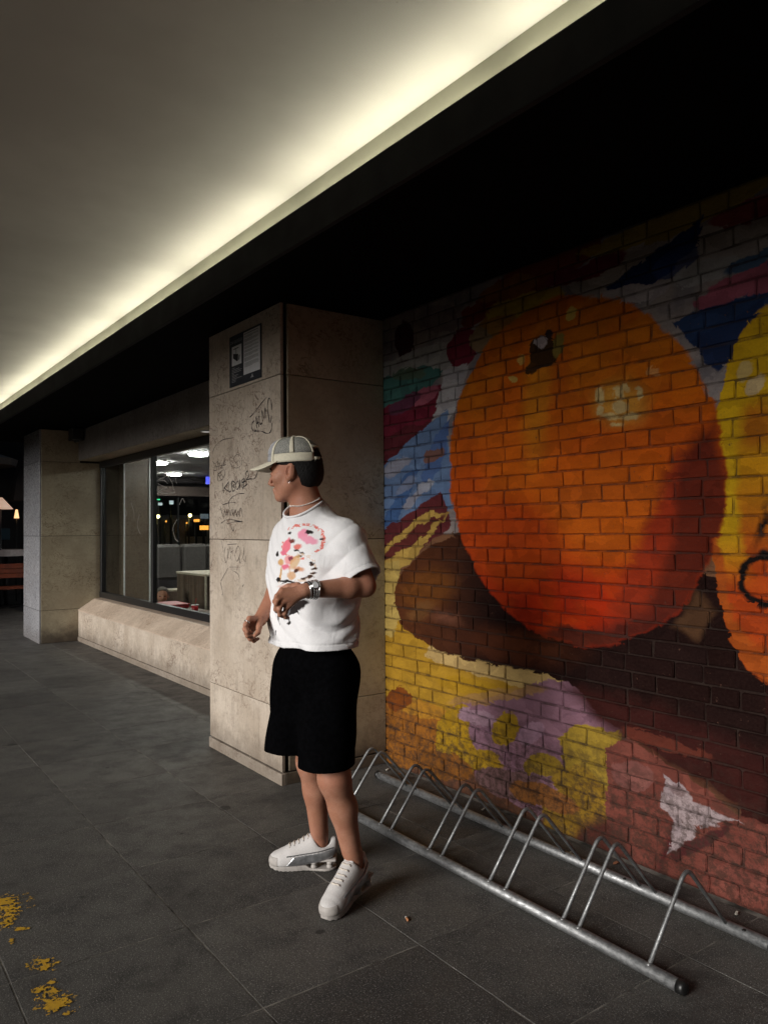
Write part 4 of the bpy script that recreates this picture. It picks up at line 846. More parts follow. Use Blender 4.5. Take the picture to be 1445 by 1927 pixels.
def sdf_mesh(prims, lo, hi, h, post=None, margin=0.0, B=14):
    """prims: (op, function, blend); marching by surface nets on the blocks that hold the surface"""
    lo, hi = np.array(lo, float), np.array(hi, float); nb = np.ceil((hi-lo)/(h*B)).astype(int); NC = nb*B+4
    bi = np.stack(np.meshgrid(*[np.arange(n_) for n_ in nb], indexing='ij'), -1).reshape(-1, 3)
    cen = lo+(bi+0.5)*h*B; Rb = h*B*0.9
    def fold(Ds, ops):
        d = None
        for D, (op, k) in zip(Ds, ops):
            if op == 'u': d = D if d is None else smin(d, D, k)
            elif d is None: continue
            elif op == 's': d = -smin(-d, D, k)
            elif op == 'i': d = -smin(-d, -D, k)
        return d
    Dc = [f(cen) for _, f, _ in prims]; ops = [(o, k or 0) for o, _, k in prims]
    tot = fold(Dc, ops)
    if post: tot = post(tot, cen)
    cand = np.where(np.abs(tot) < Rb*1.35+0.02+margin)[0]
    um = np.min([D for D, (o, k) in zip(Dc, ops) if o == 'u'], axis=0)
    g = np.arange(B+1); G = np.stack(np.meshgrid(g, g, g, indexing='ij'), -1).reshape(-1, 3)
    keys, verts, quads = [], [], []
    key = lambda c: (c[:, 0]*NC[1]+c[:, 1])*NC[2]+c[:, 2]
    for ci in cand:
        base = bi[ci]*B; P = lo+(base+G)*h
        sel = [i for i, (o, k) in enumerate(ops) if (o == 'u' and Dc[i][ci]-Rb*1.1 < um[ci]+Rb*1.1+k+0.01) or (o == 's' and Dc[i][ci] < Rb*1.3+k+0.01) or o == 'i']
        d = fold([prims[i][1](P) for i in sel], [ops[i] for i in sel])
        if d is None: continue
        if post: d = post(d, P)
        v = d.reshape(B+1, B+1, B+1); ins = v < 0
        if ins.all() or not ins.any(): continue
        cnt = sum(ins[a:B+a, b:B+b, c:B+c].astype(int) for a in (0, 1) for b in (0, 1) for c in (0, 1))
        cc = np.stack(np.where((cnt > 0) & (cnt < 8)), 1)
        acc = np.zeros((len(cc), 3)); n_ = np.zeros(len(cc))
        for axn in range(3):
            o1, o2 = [i for i in range(3) if i != axn]
            for a in (0, 1):
                for b in (0, 1):
                    s0 = cc.copy(); s0[:, o1] += a; s0[:, o2] += b; s1 = s0.copy(); s1[:, axn] += 1
                    va, vb = v[tuple(s0.T)], v[tuple(s1.T)]; m_ = (va < 0) != (vb < 0)
                    t_ = np.where(m_, va/(va-vb+1e-20), 0); pt = s0.astype(float); pt[:, axn] += t_
                    acc += pt*m_[:, None]; n_ += m_
        verts.append(lo+(base+acc/n_[:, None])*h); keys.append(key(cc+base+1))
        for axn in range(3):
            o1, o2 = [(1, 2), (2, 0), (0, 1)][axn]
            sl0 = [slice(0, B)]*3; sl1 = [slice(0, B)]*3; sl1[axn] = slice(1, B+1)
            a_, b_ = ins[tuple(sl0)], ins[tuple(sl1)]; e = np.stack(np.where(a_ != b_), 1); flip = a_[tuple(e.T)]
            e = e+base+1; q = []
            for d1, d2 in ((-1, -1), (0, -1), (0, 0), (-1, 0)):
                s0 = e.copy(); s0[:, o1] += d1; s0[:, o2] += d2; q.append(key(s0))
            q = np.stack(q, 1); q[~flip] = q[~flip][:, ::-1]; quads.append(q)
    K = np.concatenate(keys); Vv = np.concatenate(verts); Q = np.concatenate(quads)
    K, fi = np.unique(K, return_index=True); Vv = Vv[fi]
    ix = np.searchsorted(K, Q); ix = np.clip(ix, 0, len(K)-1); ok = (K[ix] == Q).all(1)
    return Vv, ix[ok]
def fast_mesh(name, V, Q, mat, parent=None, smooth=True):
    base = WL[parent] if parent else np.zeros(3)
    me = bpy.data.meshes.new(name); me.vertices.add(len(V)); me.vertices.foreach_set('co', (V-base).astype(np.float32).ravel())
    me.loops.add(len(Q)*4); me.loops.foreach_set('vertex_index', Q.astype(np.int32).ravel()); me.polygons.add(len(Q))
    me.polygons.foreach_set('loop_start', np.arange(len(Q), dtype=np.int32)*4); me.polygons.foreach_set('use_smooth', np.full(len(Q), smooth)); me.update(calc_edges=True); me.validate()
    return link(name, me, mat, parent)
def relax(V, Q, n=1, lam=0.5):
    for _ in range(n):
        A = np.zeros_like(V); c = np.zeros(len(V))
        for i in range(4):
            a, b = Q[:, i], Q[:, (i+1) % 4]
            np.add.at(A, a, V[b]); np.add.at(c, a, 1); np.add.at(A, b, V[a]); np.add.at(c, b, 1)
        V = V+lam*(A/np.maximum(c, 1)[:, None]-V)
    return V

# ------------------------------------------------------------------ materials of the man
def skin_mat():
    t = NT('tanned_skin'); p = t.pos(); a = t.noise(p, 14, 4, 0.6); b = t.noise(p, 160, 3)
    c = t.mix(t.mr(a, 0.35, 0.7), (0.38, 0.175, 0.108), (0.46, 0.23, 0.152)); c = t.mix(t.mr(b, 0.4, 0.7, 0, 0.3), c, (0.29, 0.115, 0.075)); c = t.mix(t.mr(t.noise(p, 4.5, 3), 0.45, 0.65, 0, 0.4), c, (0.36, 0.14, 0.09))
    t.bump(b, 0.08, 0.002); t.b.inputs['Subsurface Weight'].default_value = 0.08; t.b.inputs['Subsurface Radius'].default_value = (0.02, 0.008, 0.004); t.b.inputs['Subsurface Scale'].default_value = 0.4
    return t.fin(c, 0.55, spec=0.3)
M['skin'] = skin_mat()
M['cloth_black'] = simple('black_cotton', (0.0016, 0.0016, 0.002), 0.95, var=0.3, scale=60, spec=0.02)
M['hair'] = simple('black_hair', (0.004, 0.0035, 0.0035), 0.75, var=0.5, scale=150, bump=0.9, spec=0.25)
M['cream_cloth'] = simple('cream_cotton', (0.66, 0.62, 0.49), 0.85, var=0.06, scale=120, bump=0.2); M['grey_panel'] = simple('blue_grey_foam', (0.34, 0.345, 0.37), 0.85, var=0.08, scale=80)
def net_mat():
    t = NT('grey_trucker_mesh'); p = t.pos(); v = t.n('TexVoronoi', None, Vector=p, Scale=380.0); k = t.mr(v.outputs[0], 0.35, 0.6)
    return t.fin(t.mix(k, (0.15, 0.15, 0.14), (0.33, 0.33, 0.30)), 0.85)
M['net'] = net_mat()
M['silver'] = simple('polished_silver', (0.80, 0.80, 0.80), 0.18, 1.0, 0.05); M['white_sh'] = simple('white_shoe_mesh', (0.60, 0.58, 0.57), 0.7, var=0.07, scale=260, bump=0.2)
M['silver_sh'] = simple('silver_leather', (0.55, 0.56, 0.58), 0.3, 0.8, 0.3, 30, 0.6); M['sole'] = simple('off_white_rubber', (0.43, 0.40, 0.375), 0.6, var=0.15, scale=40); M['lace'] = simple('cream_lace', (0.62, 0.56, 0.49), 0.85)
M['dark_trim'] = simple('grey_trim', (0.10, 0.10, 0.105), 0.5); M['pearl'] = simple('pearl_bead', (0.75, 0.70, 0.66), 0.25)

# ------------------------------------------------------------------ the man: joints from the photograph
ZU = np.array([0, 0, 1.0])
def hz(v): v = np.array(v, float); v[2] = 0; return v/np.linalg.norm(v)
shN, shF = C(652, 1006, 2.97), C(549, 1004, 3.18)          # left (near) and right (far) shoulder
LA = hz(shN-shF); FD = np.cross(LA, ZU)                   # his left, his front
hpN, hpF = C(625, 1250, 2.99), C(575, 1248, 3.12)
left_img = -hz(CR); away = hz(CF); SS = 0.95                 # shoe scale
tF, hF_ = onp(507, 1634, 2, 0.0), onp(640, 1631, 2, 0.0); dF = hz(tF-hF_); oF = tF-dF*0.142*SS; oF[2] = 0.0005
R3F = np.stack([dF, np.cross(ZU, dF), ZU], 1)
dN = hz(0.54*left_img-0.84*away); ptc = math.radians(9); tx = dN*math.cos(ptc)-ZU*math.sin(ptc); ly = np.cross(ZU, dN); R3N = np.stack([tx, ly, np.cross(tx, ly)], 1)
tN = onp(613, 1731, 2, 0.0); oN = tN-dN*0.128*SS; oN[2] = 0.11*math.sin(ptc)*SS
anN, anF = oN+R3N@np.array([-0.088, 0, 0.105])*SS, oF+R3F@np.array([-0.088, 0, 0.105])*SS
knN, knF = C(629, 1464, 2.99), C(586, 1432, 3.27)
elN, wrN = C(687, 1103, 2.915), C(575, 1111, 2.79)
elF, wrF = C(532, 1098, 3.21), C(490, 1166, 3.06)
neckB, chest, belly = C(579, 958, 3.07), C(590, 1050, 3.08), C(592, 1160, 3.06)
pelv = (hpN+hpF)/2+ZU*0.03
man = thing('person', 'man in white printed T-shirt, black shorts and cream trucker cap stepping past the pillar', 'person', ((anN[0]+anF[0])/2, (anN[1]+anF[1])/2, 0.0))
# head frame
yw = math.radians(15)
HF = left_img*math.cos(yw)+away*math.sin(yw); HL = np.cross(ZU, HF)
tl = math.radians(4); HFt = HF*math.cos(tl)-ZU*math.sin(tl); HU = np.cross(HFt, HL); HR = np.stack([HFt, HL, HU], 1)     # local -> world columns
HO = C(541, 888, 2.985)-HL*0.076
def hp(x, y_, z_): return HO+HR@np.array([x, y_, z_])
def he(c, r, rot=None): return ellip(hp(*c), r, HR if rot is None else HR@rot)
def hc(a, b, ra, rb): return cap(hp(*a), hp(*b), ra, rb)
B_ = []
U = lambda f, k: B_.append(('u', f, k)); X_ = lambda f, k: B_.append(('s', f, k))
U(he((-0.012, 0, 0.045), (0.093, 0.074, 0.088)), 0); U(he((0.032, 0, -0.022), (0.056, 0.057, 0.078)), 0.03)
for s_ in (-1, 1):
    U(hc((-0.005, 0.054*s_, -0.045), (0.058, 0.018*s_, -0.092), 0.016, 0.015), 0.025); U(he((0.056, 0.044*s_, -0.016), (0.020, 0.018, 0.017)), 0.022)
U(he((0.070, 0, -0.088), (0.018, 0.020, 0.017)), 0.018); U(hc((0.080, -0.026, 0.022), (0.080, 0.026, 0.022), 0.010, 0.010), 0.016)
for s_ in (-1, 1): X_(he((0.092, 0.030*s_, 0.002), (0.016, 0.015, 0.011)), 0.012); U(he((0.0775, 0.030*s_, 0.001), (0.0115, 0.013, 0.0105)), 0.003)
U(hc((0.085, 0, 0.014), (0.107, 0, -0.031), 0.0068, 0.0090), 0.008)
for s_ in (-1, 1): U(he((0.094, 0.0125*s_, -0.038), (0.010, 0.007, 0.0075)), 0.006)
U(hc((0.084, -0.016, -0.059), (0.084, 0.016, -0.059), 0.0065, 0.0065), 0.008); U(hc((0.081, -0.014, -0.070), (0.081, 0.014, -0.070), 0.0075, 0.0075), 0.008); X_(hc((0.092, -0.02, -0.0645), (0.092, 0.02, -0.0645), 0.0022, 0.0022), 0.003)
ra_ = math.radians(-14); Re = np.array([[math.cos(ra_), 0, math.sin(ra_)], [0, 1, 0], [-math.sin(ra_), 0, math.cos(ra_)]])
for s_ in (-1, 1):
    U(he((-0.010, 0.076*s_, 0.000), (0.021, 0.011, 0.036), Re), 0.005)
    X_(he((-0.006, 0.089*s_, 0.004), (0.0125, 0.013, 0.024), Re), 0.002); U(he((-0.004, 0.079*s_, -0.026), (0.010, 0.008, 0.011)), 0.006); U(he((0.006, 0.076*s_, -0.004), (0.005, 0.007, 0.008)), 0.004)
    U(he((-0.017, 0.083*s_, 0.006), (0.004, 0.0045, 0.019), Re), 0.003)
# neck, trunk, limbs
NK0 = len(B_)
U(cap(hp(-0.028, 0, -0.03), neckB, 0.053, 0.060), 0.035); U(cap(neckB, neckB-ZU*0.07-FD*0.02, 0.060, 0.070), 0.03)
for a in (shN, shF): U(cap(neckB-ZU*0.035, a-ZU*0.01, 0.048, 0.048), 0.04)
U(cap(neckB-ZU*0.10-FD*0.03, chest-FD*0.02, 0.068, 0.10), 0.05); U(cap(chest-FD*0.02, belly-FD*0.01, 0.10, 0.098), 0.05); U(cap(belly-FD*0.01, pelv, 0.098, 0.105), 0.05)
NECK = B_[NK0:]
for sh, el, wr in ((shN, elN, wrN), (shF, elF, wrF)):
    md = el+(wr-el)*0.28
    for f in chain([sh, el], [0.054, 0.039]): U(f[1], 0.03)
    for f in chain([el, md, wr], [0.036, 0.0395, 0.0265]): U(f[1], 0.02)
for h_, kn, an in ((hpN, knN, anN), (hpF, knF, anF)):
    sd = hz(anN-anF); calf = kn+(an-kn)*0.34-FD*0.012
    U(cap(h_, kn, 0.078, 0.053), 0.05); U(cap(kn, calf, 0.046, 0.0435), 0.06); U(cap(calf, an+(kn-an)*0.18, 0.043, 0.029), 0.05); U(cap(kn, an+ZU*0.03, 0.043, 0.028), 0.04); U(cap(an+ZU*0.05, an-ZU*0.035, 0.029, 0.034), 0.02)
# hands: five separate fingers each
def hand(wr, kn, tips, rad=0.0088, palm=None, thumb=None, k=0.006):
    kn = [np.array(q) for q in kn]; mid = sum(kn)/4
    for q in kn: U(cap(wr+(mid-wr)*0.12, q, 0.0185, 0.0115), 0.012)
    for q, tp in zip(kn, tips):
        pts = [q]+[np.array(x) for x in tp]
        rr = [rad*1.12, rad, rad*0.92, rad*0.80][:len(pts)]
        for i in range(len(pts)-1): U(cap(pts[i], pts[i+1], rr[i], rr[i+1]), k)
    pts = [np.array(x) for x in thumb]; rr = [0.015, 0.0115, 0.0098, 0.0085]
    for i in range(len(pts)-1): U(cap(pts[i], pts[i+1], rr[i], rr[i+1]), k)
# left hand: back to the viewer, fingers hanging down and curling in towards the belly
hand(wrN, [C(531, 1112, 2.757), C(528, 1123, 2.752), C(532, 1134, 2.757), C(540, 1143, 2.768)],
     [[C(521, 1122, 2.744), C(517, 1132, 2.764), C(521, 1138, 2.784)], [C(520, 1135, 2.738), C(519, 1147, 2.756), C(524, 1152, 2.778)],
      [C(526, 1146, 2.742), C(527, 1157, 2.758), C(532, 1160, 2.778)], [C(536, 1154, 2.757), C(538, 1161, 2.770), C(542, 1163, 2.786)]],
     rad=0.0084, thumb=[C(560, 1103, 2.80), C(543, 1104, 2.800), C(531, 1110, 2.806), C(524, 1118, 2.808)])
# right hand: loose fist seen from the thumb side
hand(wrF, [C(470, 1164, 3.00), C(466, 1172, 3.02), C(467, 1181, 3.04), C(471, 1190, 3.06)],
     [[C(462, 1176, 2.985), C(466, 1189, 2.99), C(475, 1190, 3.005)], [C(461, 1184, 3.005), C(466, 1197, 3.01), C(475, 1196, 3.02)],
      [C(464, 1192, 3.03), C(471, 1203, 3.03), C(479, 1201, 3.035)], [C(470, 1199, 3.05), C(478, 1206, 3.05), C(486, 1202, 3.05)]],
     rad=0.0086, thumb=[C(489, 1168, 3.035), C(488, 1180, 3.005), C(486, 1190, 2.985), C(480, 1196, 2.975)])
fix = [(o, f, k if k is not None else 0) for o, f, k in B_]
allp = np.array([shN, shF, hpN, hpF, anN, anF, elN, elF, wrN, wrF, HO, knN, knF])
V, Q = sdf_mesh(fix, allp.min(0)-[0.2, 0.2, 0.12], allp.max(0)+[0.2, 0.2, 0.18], 0.0034)
V = relax(V, Q, 1, 0.4); body = fast_mesh('body', V, Q, M['skin'], man)
M['eye'] = simple('dark_eye', (0.02, 0.012, 0.01), 0.15)
for s_ in (-1, 1):
    V, F = sphere_data((0, 0, 0), (0.0045, 0.0075, 0.0036), 12, 8); mesh('eye', [hp(0.0865, 0.030*s_, 0.001)+HR@v for v in np.array(V)], F, M['eye'], man, True)
    tube('eyebrow', [hp(0.089, 0.012*s_, 0.020), hp(0.090, 0.026*s_, 0.024), hp(0.081, 0.045*s_, 0.018)], [0.0032, 0.0042, 0.002], M['hair'], man, 6)
# lips
M['lip'] = simple('lip', (0.34, 0.12, 0.09), 0.45)
tube('lips', [hp(0.0855, -0.020, -0.0645), hp(0.0885, -0.006, -0.0635), hp(0.0885, 0.006, -0.0635), hp(0.0855, 0.020, -0.0645)], [0.002, 0.0032, 0.0032, 0.002], M['lip'], man, 6)

# hair: short back and sides showing under the cap
def hair_post(d, P):
    q = (P-HO)@HR; x, y_, z_ = q.T
    d = d+0.0004*np.sin(x*170+y_*93+2*np.sin(z_*71))*np.sin(z_*190+3*np.sin(x*57))+0.0004*np.sin(x*430+z_*310+4*np.sin(y_*83))
    line = -0.036+0.012*np.clip(z_/0.05, -0.6, 1)            # front edge behind the ear, moving forward higher up
    d = np.maximum(d, (x-line-np.clip((z_-0.022)/0.012, 0, 1)*0.078)*0.9); d = np.maximum(d, (-(z_+0.058)-0.25*(x+0.09))*0.9); return np.maximum(d, z_-0.085)
V, Q = sdf_mesh([('u', he((-0.014, 0, 0.035), (0.1015, 0.0805, 0.098)), 0), ('u', he((-0.060, 0, -0.015), (0.052, 0.066, 0.055)), 0.03)], HO-0.16, HO+0.16, 0.003, hair_post, 0.02)
fast_mesh('hair', V, Q, M['hair'], man)

# ------------------------------------------------------------------ cap
capo = None
CC = np.array([-0.006, 0, 0.038]); CA, CB_, CH = 0.108, 0.088, 0.103
def capp(th, t_, off=0.0):           # th: angle from the front, t_: 0 rim .. 1 top
    e = t_*math.pi/2; r = math.cos(e)**0.72; zz_ = math.sin(e)**0.95
    fr = max(0, math.cos(th))**2
    x, y_ = (CA+off)*r*math.cos(th)+0.004*fr*math.sin(e*2), (CB_+off)*r*math.sin(th)
    return hp(CC[0]+x, y_, CC[2]+(CH+off+0.006*fr*math.sin(e*2))*zz_+0.004*math.cos(th)*(1-t_))
def cap_patch(name, t0, t1, a0, a1, mat, parent, off=0.0, na=12, nt=9, th=0.0025):
    V, F = [], []
    for o_ in (off, off-th):
        for i in range(nt+1):
            for j in range(na+1): V.append(capp(a0+(a1-a0)*j/na, t0+(t1-t0)*i/nt, o_))
    n1 = (nt+1)*(na+1); w_ = na+1
    for i in range(nt):
        for j in range(na):
            q = (i*w_+j, i*w_+j+1, (i+1)*w_+j+1, (i+1)*w_+j); F.append(q); F.append(tuple(n1+k for k in q[::-1]))
    rim = [j for j in range(w_)]+[i*w_+na for i in range(1, nt+1)]+[nt*w_+j for j in range(na-1, -1, -1)]+[i*w_ for i in range(nt-1, 0, -1)]
    for a, b in zip(rim, rim[1:]+rim[:1]): F.append((a, a+n1, b+n1, b))
    return mesh(name, V, F, mat, parent, True)
R_ = math.radians
capo = cap_patch('cap', 0.0, 0.20, R_(-152), R_(152), M['cream_cloth'], man, 0.0, 48, 4)      # sweatband strip, bearer of the cap's pieces
cap_patch('front_panel', 0.20, 0.985, R_(-52), R_(52), M['grey_panel'], capo, 0.0005, 20, 10); cap_patch('front_panel', 0.0, 0.198, R_(-52), R_(52), M['grey_panel'], capo, 0.0012, 20, 3)
for s_ in (-1, 1):
    cap_patch('mesh_panel', 0.20, 0.985, s_*R_(52.5), s_*R_(101), M['net'], capo, 0.0, 10, 10); cap_patch('mesh_panel', 0.20, 0.985, s_*R_(101.5), s_*R_(151), M['net'], capo, 0.0, 10, 10)
    cap_patch('seam_tape', 0.0, 0.99, s_*R_(49), s_*R_(56), M['cream_cloth'], capo, 0.003, 3, 14); cap_patch('seam_tape', 0.20, 0.985, s_*R_(97), s_*R_(106), M['cream_cloth'], capo, 0.003, 3, 14)
    cap_patch('seam_tape', 0.20, 0.985, s_*R_(148.5), s_*R_(153), M['cream_cloth'], capo, 0.003, 2, 14)
cap_patch('mesh_panel', 0.36, 0.985, R_(153.5), R_(206.5), M['net'], capo, 0.0, 8, 8)
cap_patch('opening_edge', 0.33, 0.40, R_(150), R_(210), M['cream_cloth'], capo, 0.003, 10, 2); cap_patch('strap', 0.0, 0.10, R_(153), R_(207), M['cream_cloth'], capo, 0.001, 10, 2)
V, F = sphere_data(capp(0, 1.0)+HU*0.002, (0.008, 0.008, 0.005), 12, 6); mesh('button', V, F, M['cream_cloth'], capo, True)
V, F = [], []
for o_ in (0.0015, 0.004):
    for i in range(7):
        for j in range(20):
            q = 2*math.pi*j/20; V.append(capp(0.30*i/6*math.cos(q), 0.42+0.20*i/6*math.sin(q), o_))
for i in range(6):
    for j in range(20):
        a = i*20+j; b = i*20+(j+1) % 20; F.append((a+140, b+140, b+160, a+160)); F.append((a, a+20, b+20, b))
for j in range(20): F.append((120+j, 120+(j+1) % 20, 260+(j+1) % 20, 260+j))
mesh('badge', V, F, M['paper'], capo, True)
V, F = [], []; NA, NR = 22, 8
for o_ in (0.0018, -0.0018):
    for i in range(NR+1):
        for j in range(NA+1):
            th = R_(-66+132*j/NA); s_ = i/NR; c_ = math.cos(th*90/66)
            ex = 0.080*s_*max(0.0, c_)**0.40
            x = CC[0]+CA*math.cos(th)*1.004+ex; y_ = CB_*math.sin(th)*(1.004+0.03*s_)
            drop = -0.17*ex-(y_**2)*(5.0*s_*max(0.0, c_)**0.6+0.2)+0.006*(1-s_)*max(0.0, c_)
            V.append(hp(x, y_, CC[2]+drop+o_+0.007))
w_ = NA+1; n1 = (NR+1)*w_
for i in range(NR):
    for j in range(NA):
        q = (i*w_+j, (i+1)*w_+j, (i+1)*w_+j+1, i*w_+j+1); F.append(q); F.append(tuple(n1+k for k in q[::-1]))
for j in range(NA): a = NR*w_+j; F.append((a, a+n1, a+1+n1, a+1)); F.append((j+1, j+1+n1, j+n1, j))
mesh('brim', V, F, M['cream_cloth'], capo, True)

# ------------------------------------------------------------------ T-shirt
hemC = C(592, 1225, 3.045); SZ0 = C(592, 1224, 2.90)[2]
TR = np.stack([FD, LA, ZU], 1)
axc = lambda z_: chest+(hemC-chest)*((chest[2]-z_)/(chest[2]-hemC[2]))
def torso(P):
    z_ = P[:, 2]; t_ = np.clip((chest[2]-z_)/(chest[2]-hemC[2]), -0.35, 1.2)
    c_ = chest[None, :2]+(hemC-chest)[None, :2]*t_[:, None]; q = P[:, :2]-c_
    f, l = q@FD[:2], q@LA[:2]
    a = 0.130+0.006*t_+0.005*np.sin(t_*5); b = 0.192-0.000*t_-np.clip(-t_-0.05, 0, 1)*0.25
    n_ = 2.6; k = (np.abs(f/a)**n_+np.abs(l/b)**n_)**(1/n_); return (k-1)*a*0.92
def shirt_post(d, P):
    f, l, z_ = (P-chest)@FD, (P-chest)@LA, P[:, 2]
    t_ = (chest[2]-z_)/(chest[2]-hemC[2])
    # soft folds: drape from the near armpit, vertical sags towards the hem, creases on the sleeve
    cz = lambda q: 1.0-1.7*np.abs(np.sin(q*0.5))**0.8
    w = 0.0052*np.sin(l*46+3.0*np.sin(z_*7)+z_*9)*np.clip(t_*1.1, 0, 1)
    w += 0.0055*cz(z_*36+l*34-f*12+2*np.sin(f*9))*np.exp(-((l-0.13)/0.09)**2-((z_-(chest[2]+0.0))/0.13)**2)
    w += 0.0034*cz(z_*58-l*46+f*22)*np.exp(-((l-0.21)/0.07)**2)*np.clip((z_-1.18)/0.1, 0, 1)
    w += 0.0060*cz(z_*44+l*16+2+3*np.sin(l*9)+2*np.sin(f*11))*np.exp(-((z_-1.10)/0.12)**2)
    w += 0.0015*np.sin(z_*95+l*70+f*60)
    hem = SZ0+0.0015*np.sin(l*30); w = w+np.where(np.abs(z_-hem-0.022) < 0.003, 0.0014, 0)
    for e, dirv, c_ in ((slN, sdN, cpN), (slF, sdF, cpF)):
        s_ = (P-e)@dirv; w = w+np.where((np.abs(s_+0.020) < 0.003) & (c_(P) < 0.03), 0.0012, 0)
    inner = fold_at(TPI, P)+w+0.0085
    sh = np.maximum(d+w, -inner)
    sh = np.maximum(sh, hem-z_)
    s_ = (P-nkC)@nk2; rd = np.linalg.norm(P-nkC-s_[:, None]*nk2, axis=1)-(0.072+0.018*np.clip((s_+0.05)/0.21, 0, 1)); return np.maximum(sh, -np.maximum(rd, -(s_+0.035)))
def fold_at(L_, P):
    d = None
    for o, f, k in L_:
        D = f(P); d = D if d is None else (smin(d, D, k) if o == 'u' else (-smin(-d, D, k) if o == 's' else -smin(-d, -D, k)))
    return d
nd_ = hp(-0.028, 0, -0.03)-neckB; nd_ /= np.linalg.norm(nd_)
nkC = C(577, 962, 3.07); nk2 = nd_+FD*0.70; nk2 /= np.linalg.norm(nk2)
aN, aF = elN-shN, elF-shF
sdN, sdF = aN/np.linalg.norm(aN), aF/np.linalg.norm(aF)
sdN = sdN+0.25*LA; sdN /= np.linalg.norm(sdN)
slN, slF = shN+aN*0.86, shF+aF*0.90
cpN, cpF = cap(shN-ZU*0.022-LA*0.006, shN+aN*1.25, 0.062, 0.093), cap(shF-ZU*0.012, shF+aF*1.25, 0.066, 0.072)
cut = lambda c_, e, dv: (lambda P: np.maximum(c_(P), (P-e)@dv))
def shirt_prims(open_):
    L_ = [('u', torso, 0), ('i', lambda P: P[:, 2]-(chest[2]+0.15), 0.10)]
    for sh, c_, e, dv in ((shN, cpN, slN, sdN), (shF, cpF, slF, sdF)):
        L_.append(('u', cut(c_, e+dv*(0.012 if open_ else 0.0), dv), 0.055)); L_.append(('u', cap(nkC-ZU*0.034, sh-ZU*0.018, 0.060, 0.064), 0.06))
    L_.append(('u', cap(nkC-nk2*0.05, nkC+nk2*0.004, 0.086, 0.072), 0.045)); return L_
TP, TPI = shirt_prims(False), shirt_prims(True)
def push(P): return np.ones(len(P))
lo, hi = np.minimum(allp[[0, 1, 6, 7]].min(0), hemC-0.05)-[0.24, 0.24, 0.09], allp[[0, 1, 6, 7]].max(0)+[0.24, 0.24, 0.16]
V, Q = sdf_mesh(TP, lo, hi, 0.0033, shirt_post, 0.03)
V = relax(V, Q, 1, 0.35)
prc = C(556, 1070, 2.94)      # centre of the print on the chest
def print_conv(u, v):
    d = ray(u, v); k = ((prc-O3)@FD)/(d@FD); q = O3+d*k-prc; return np.array([q@LA, q[2]])
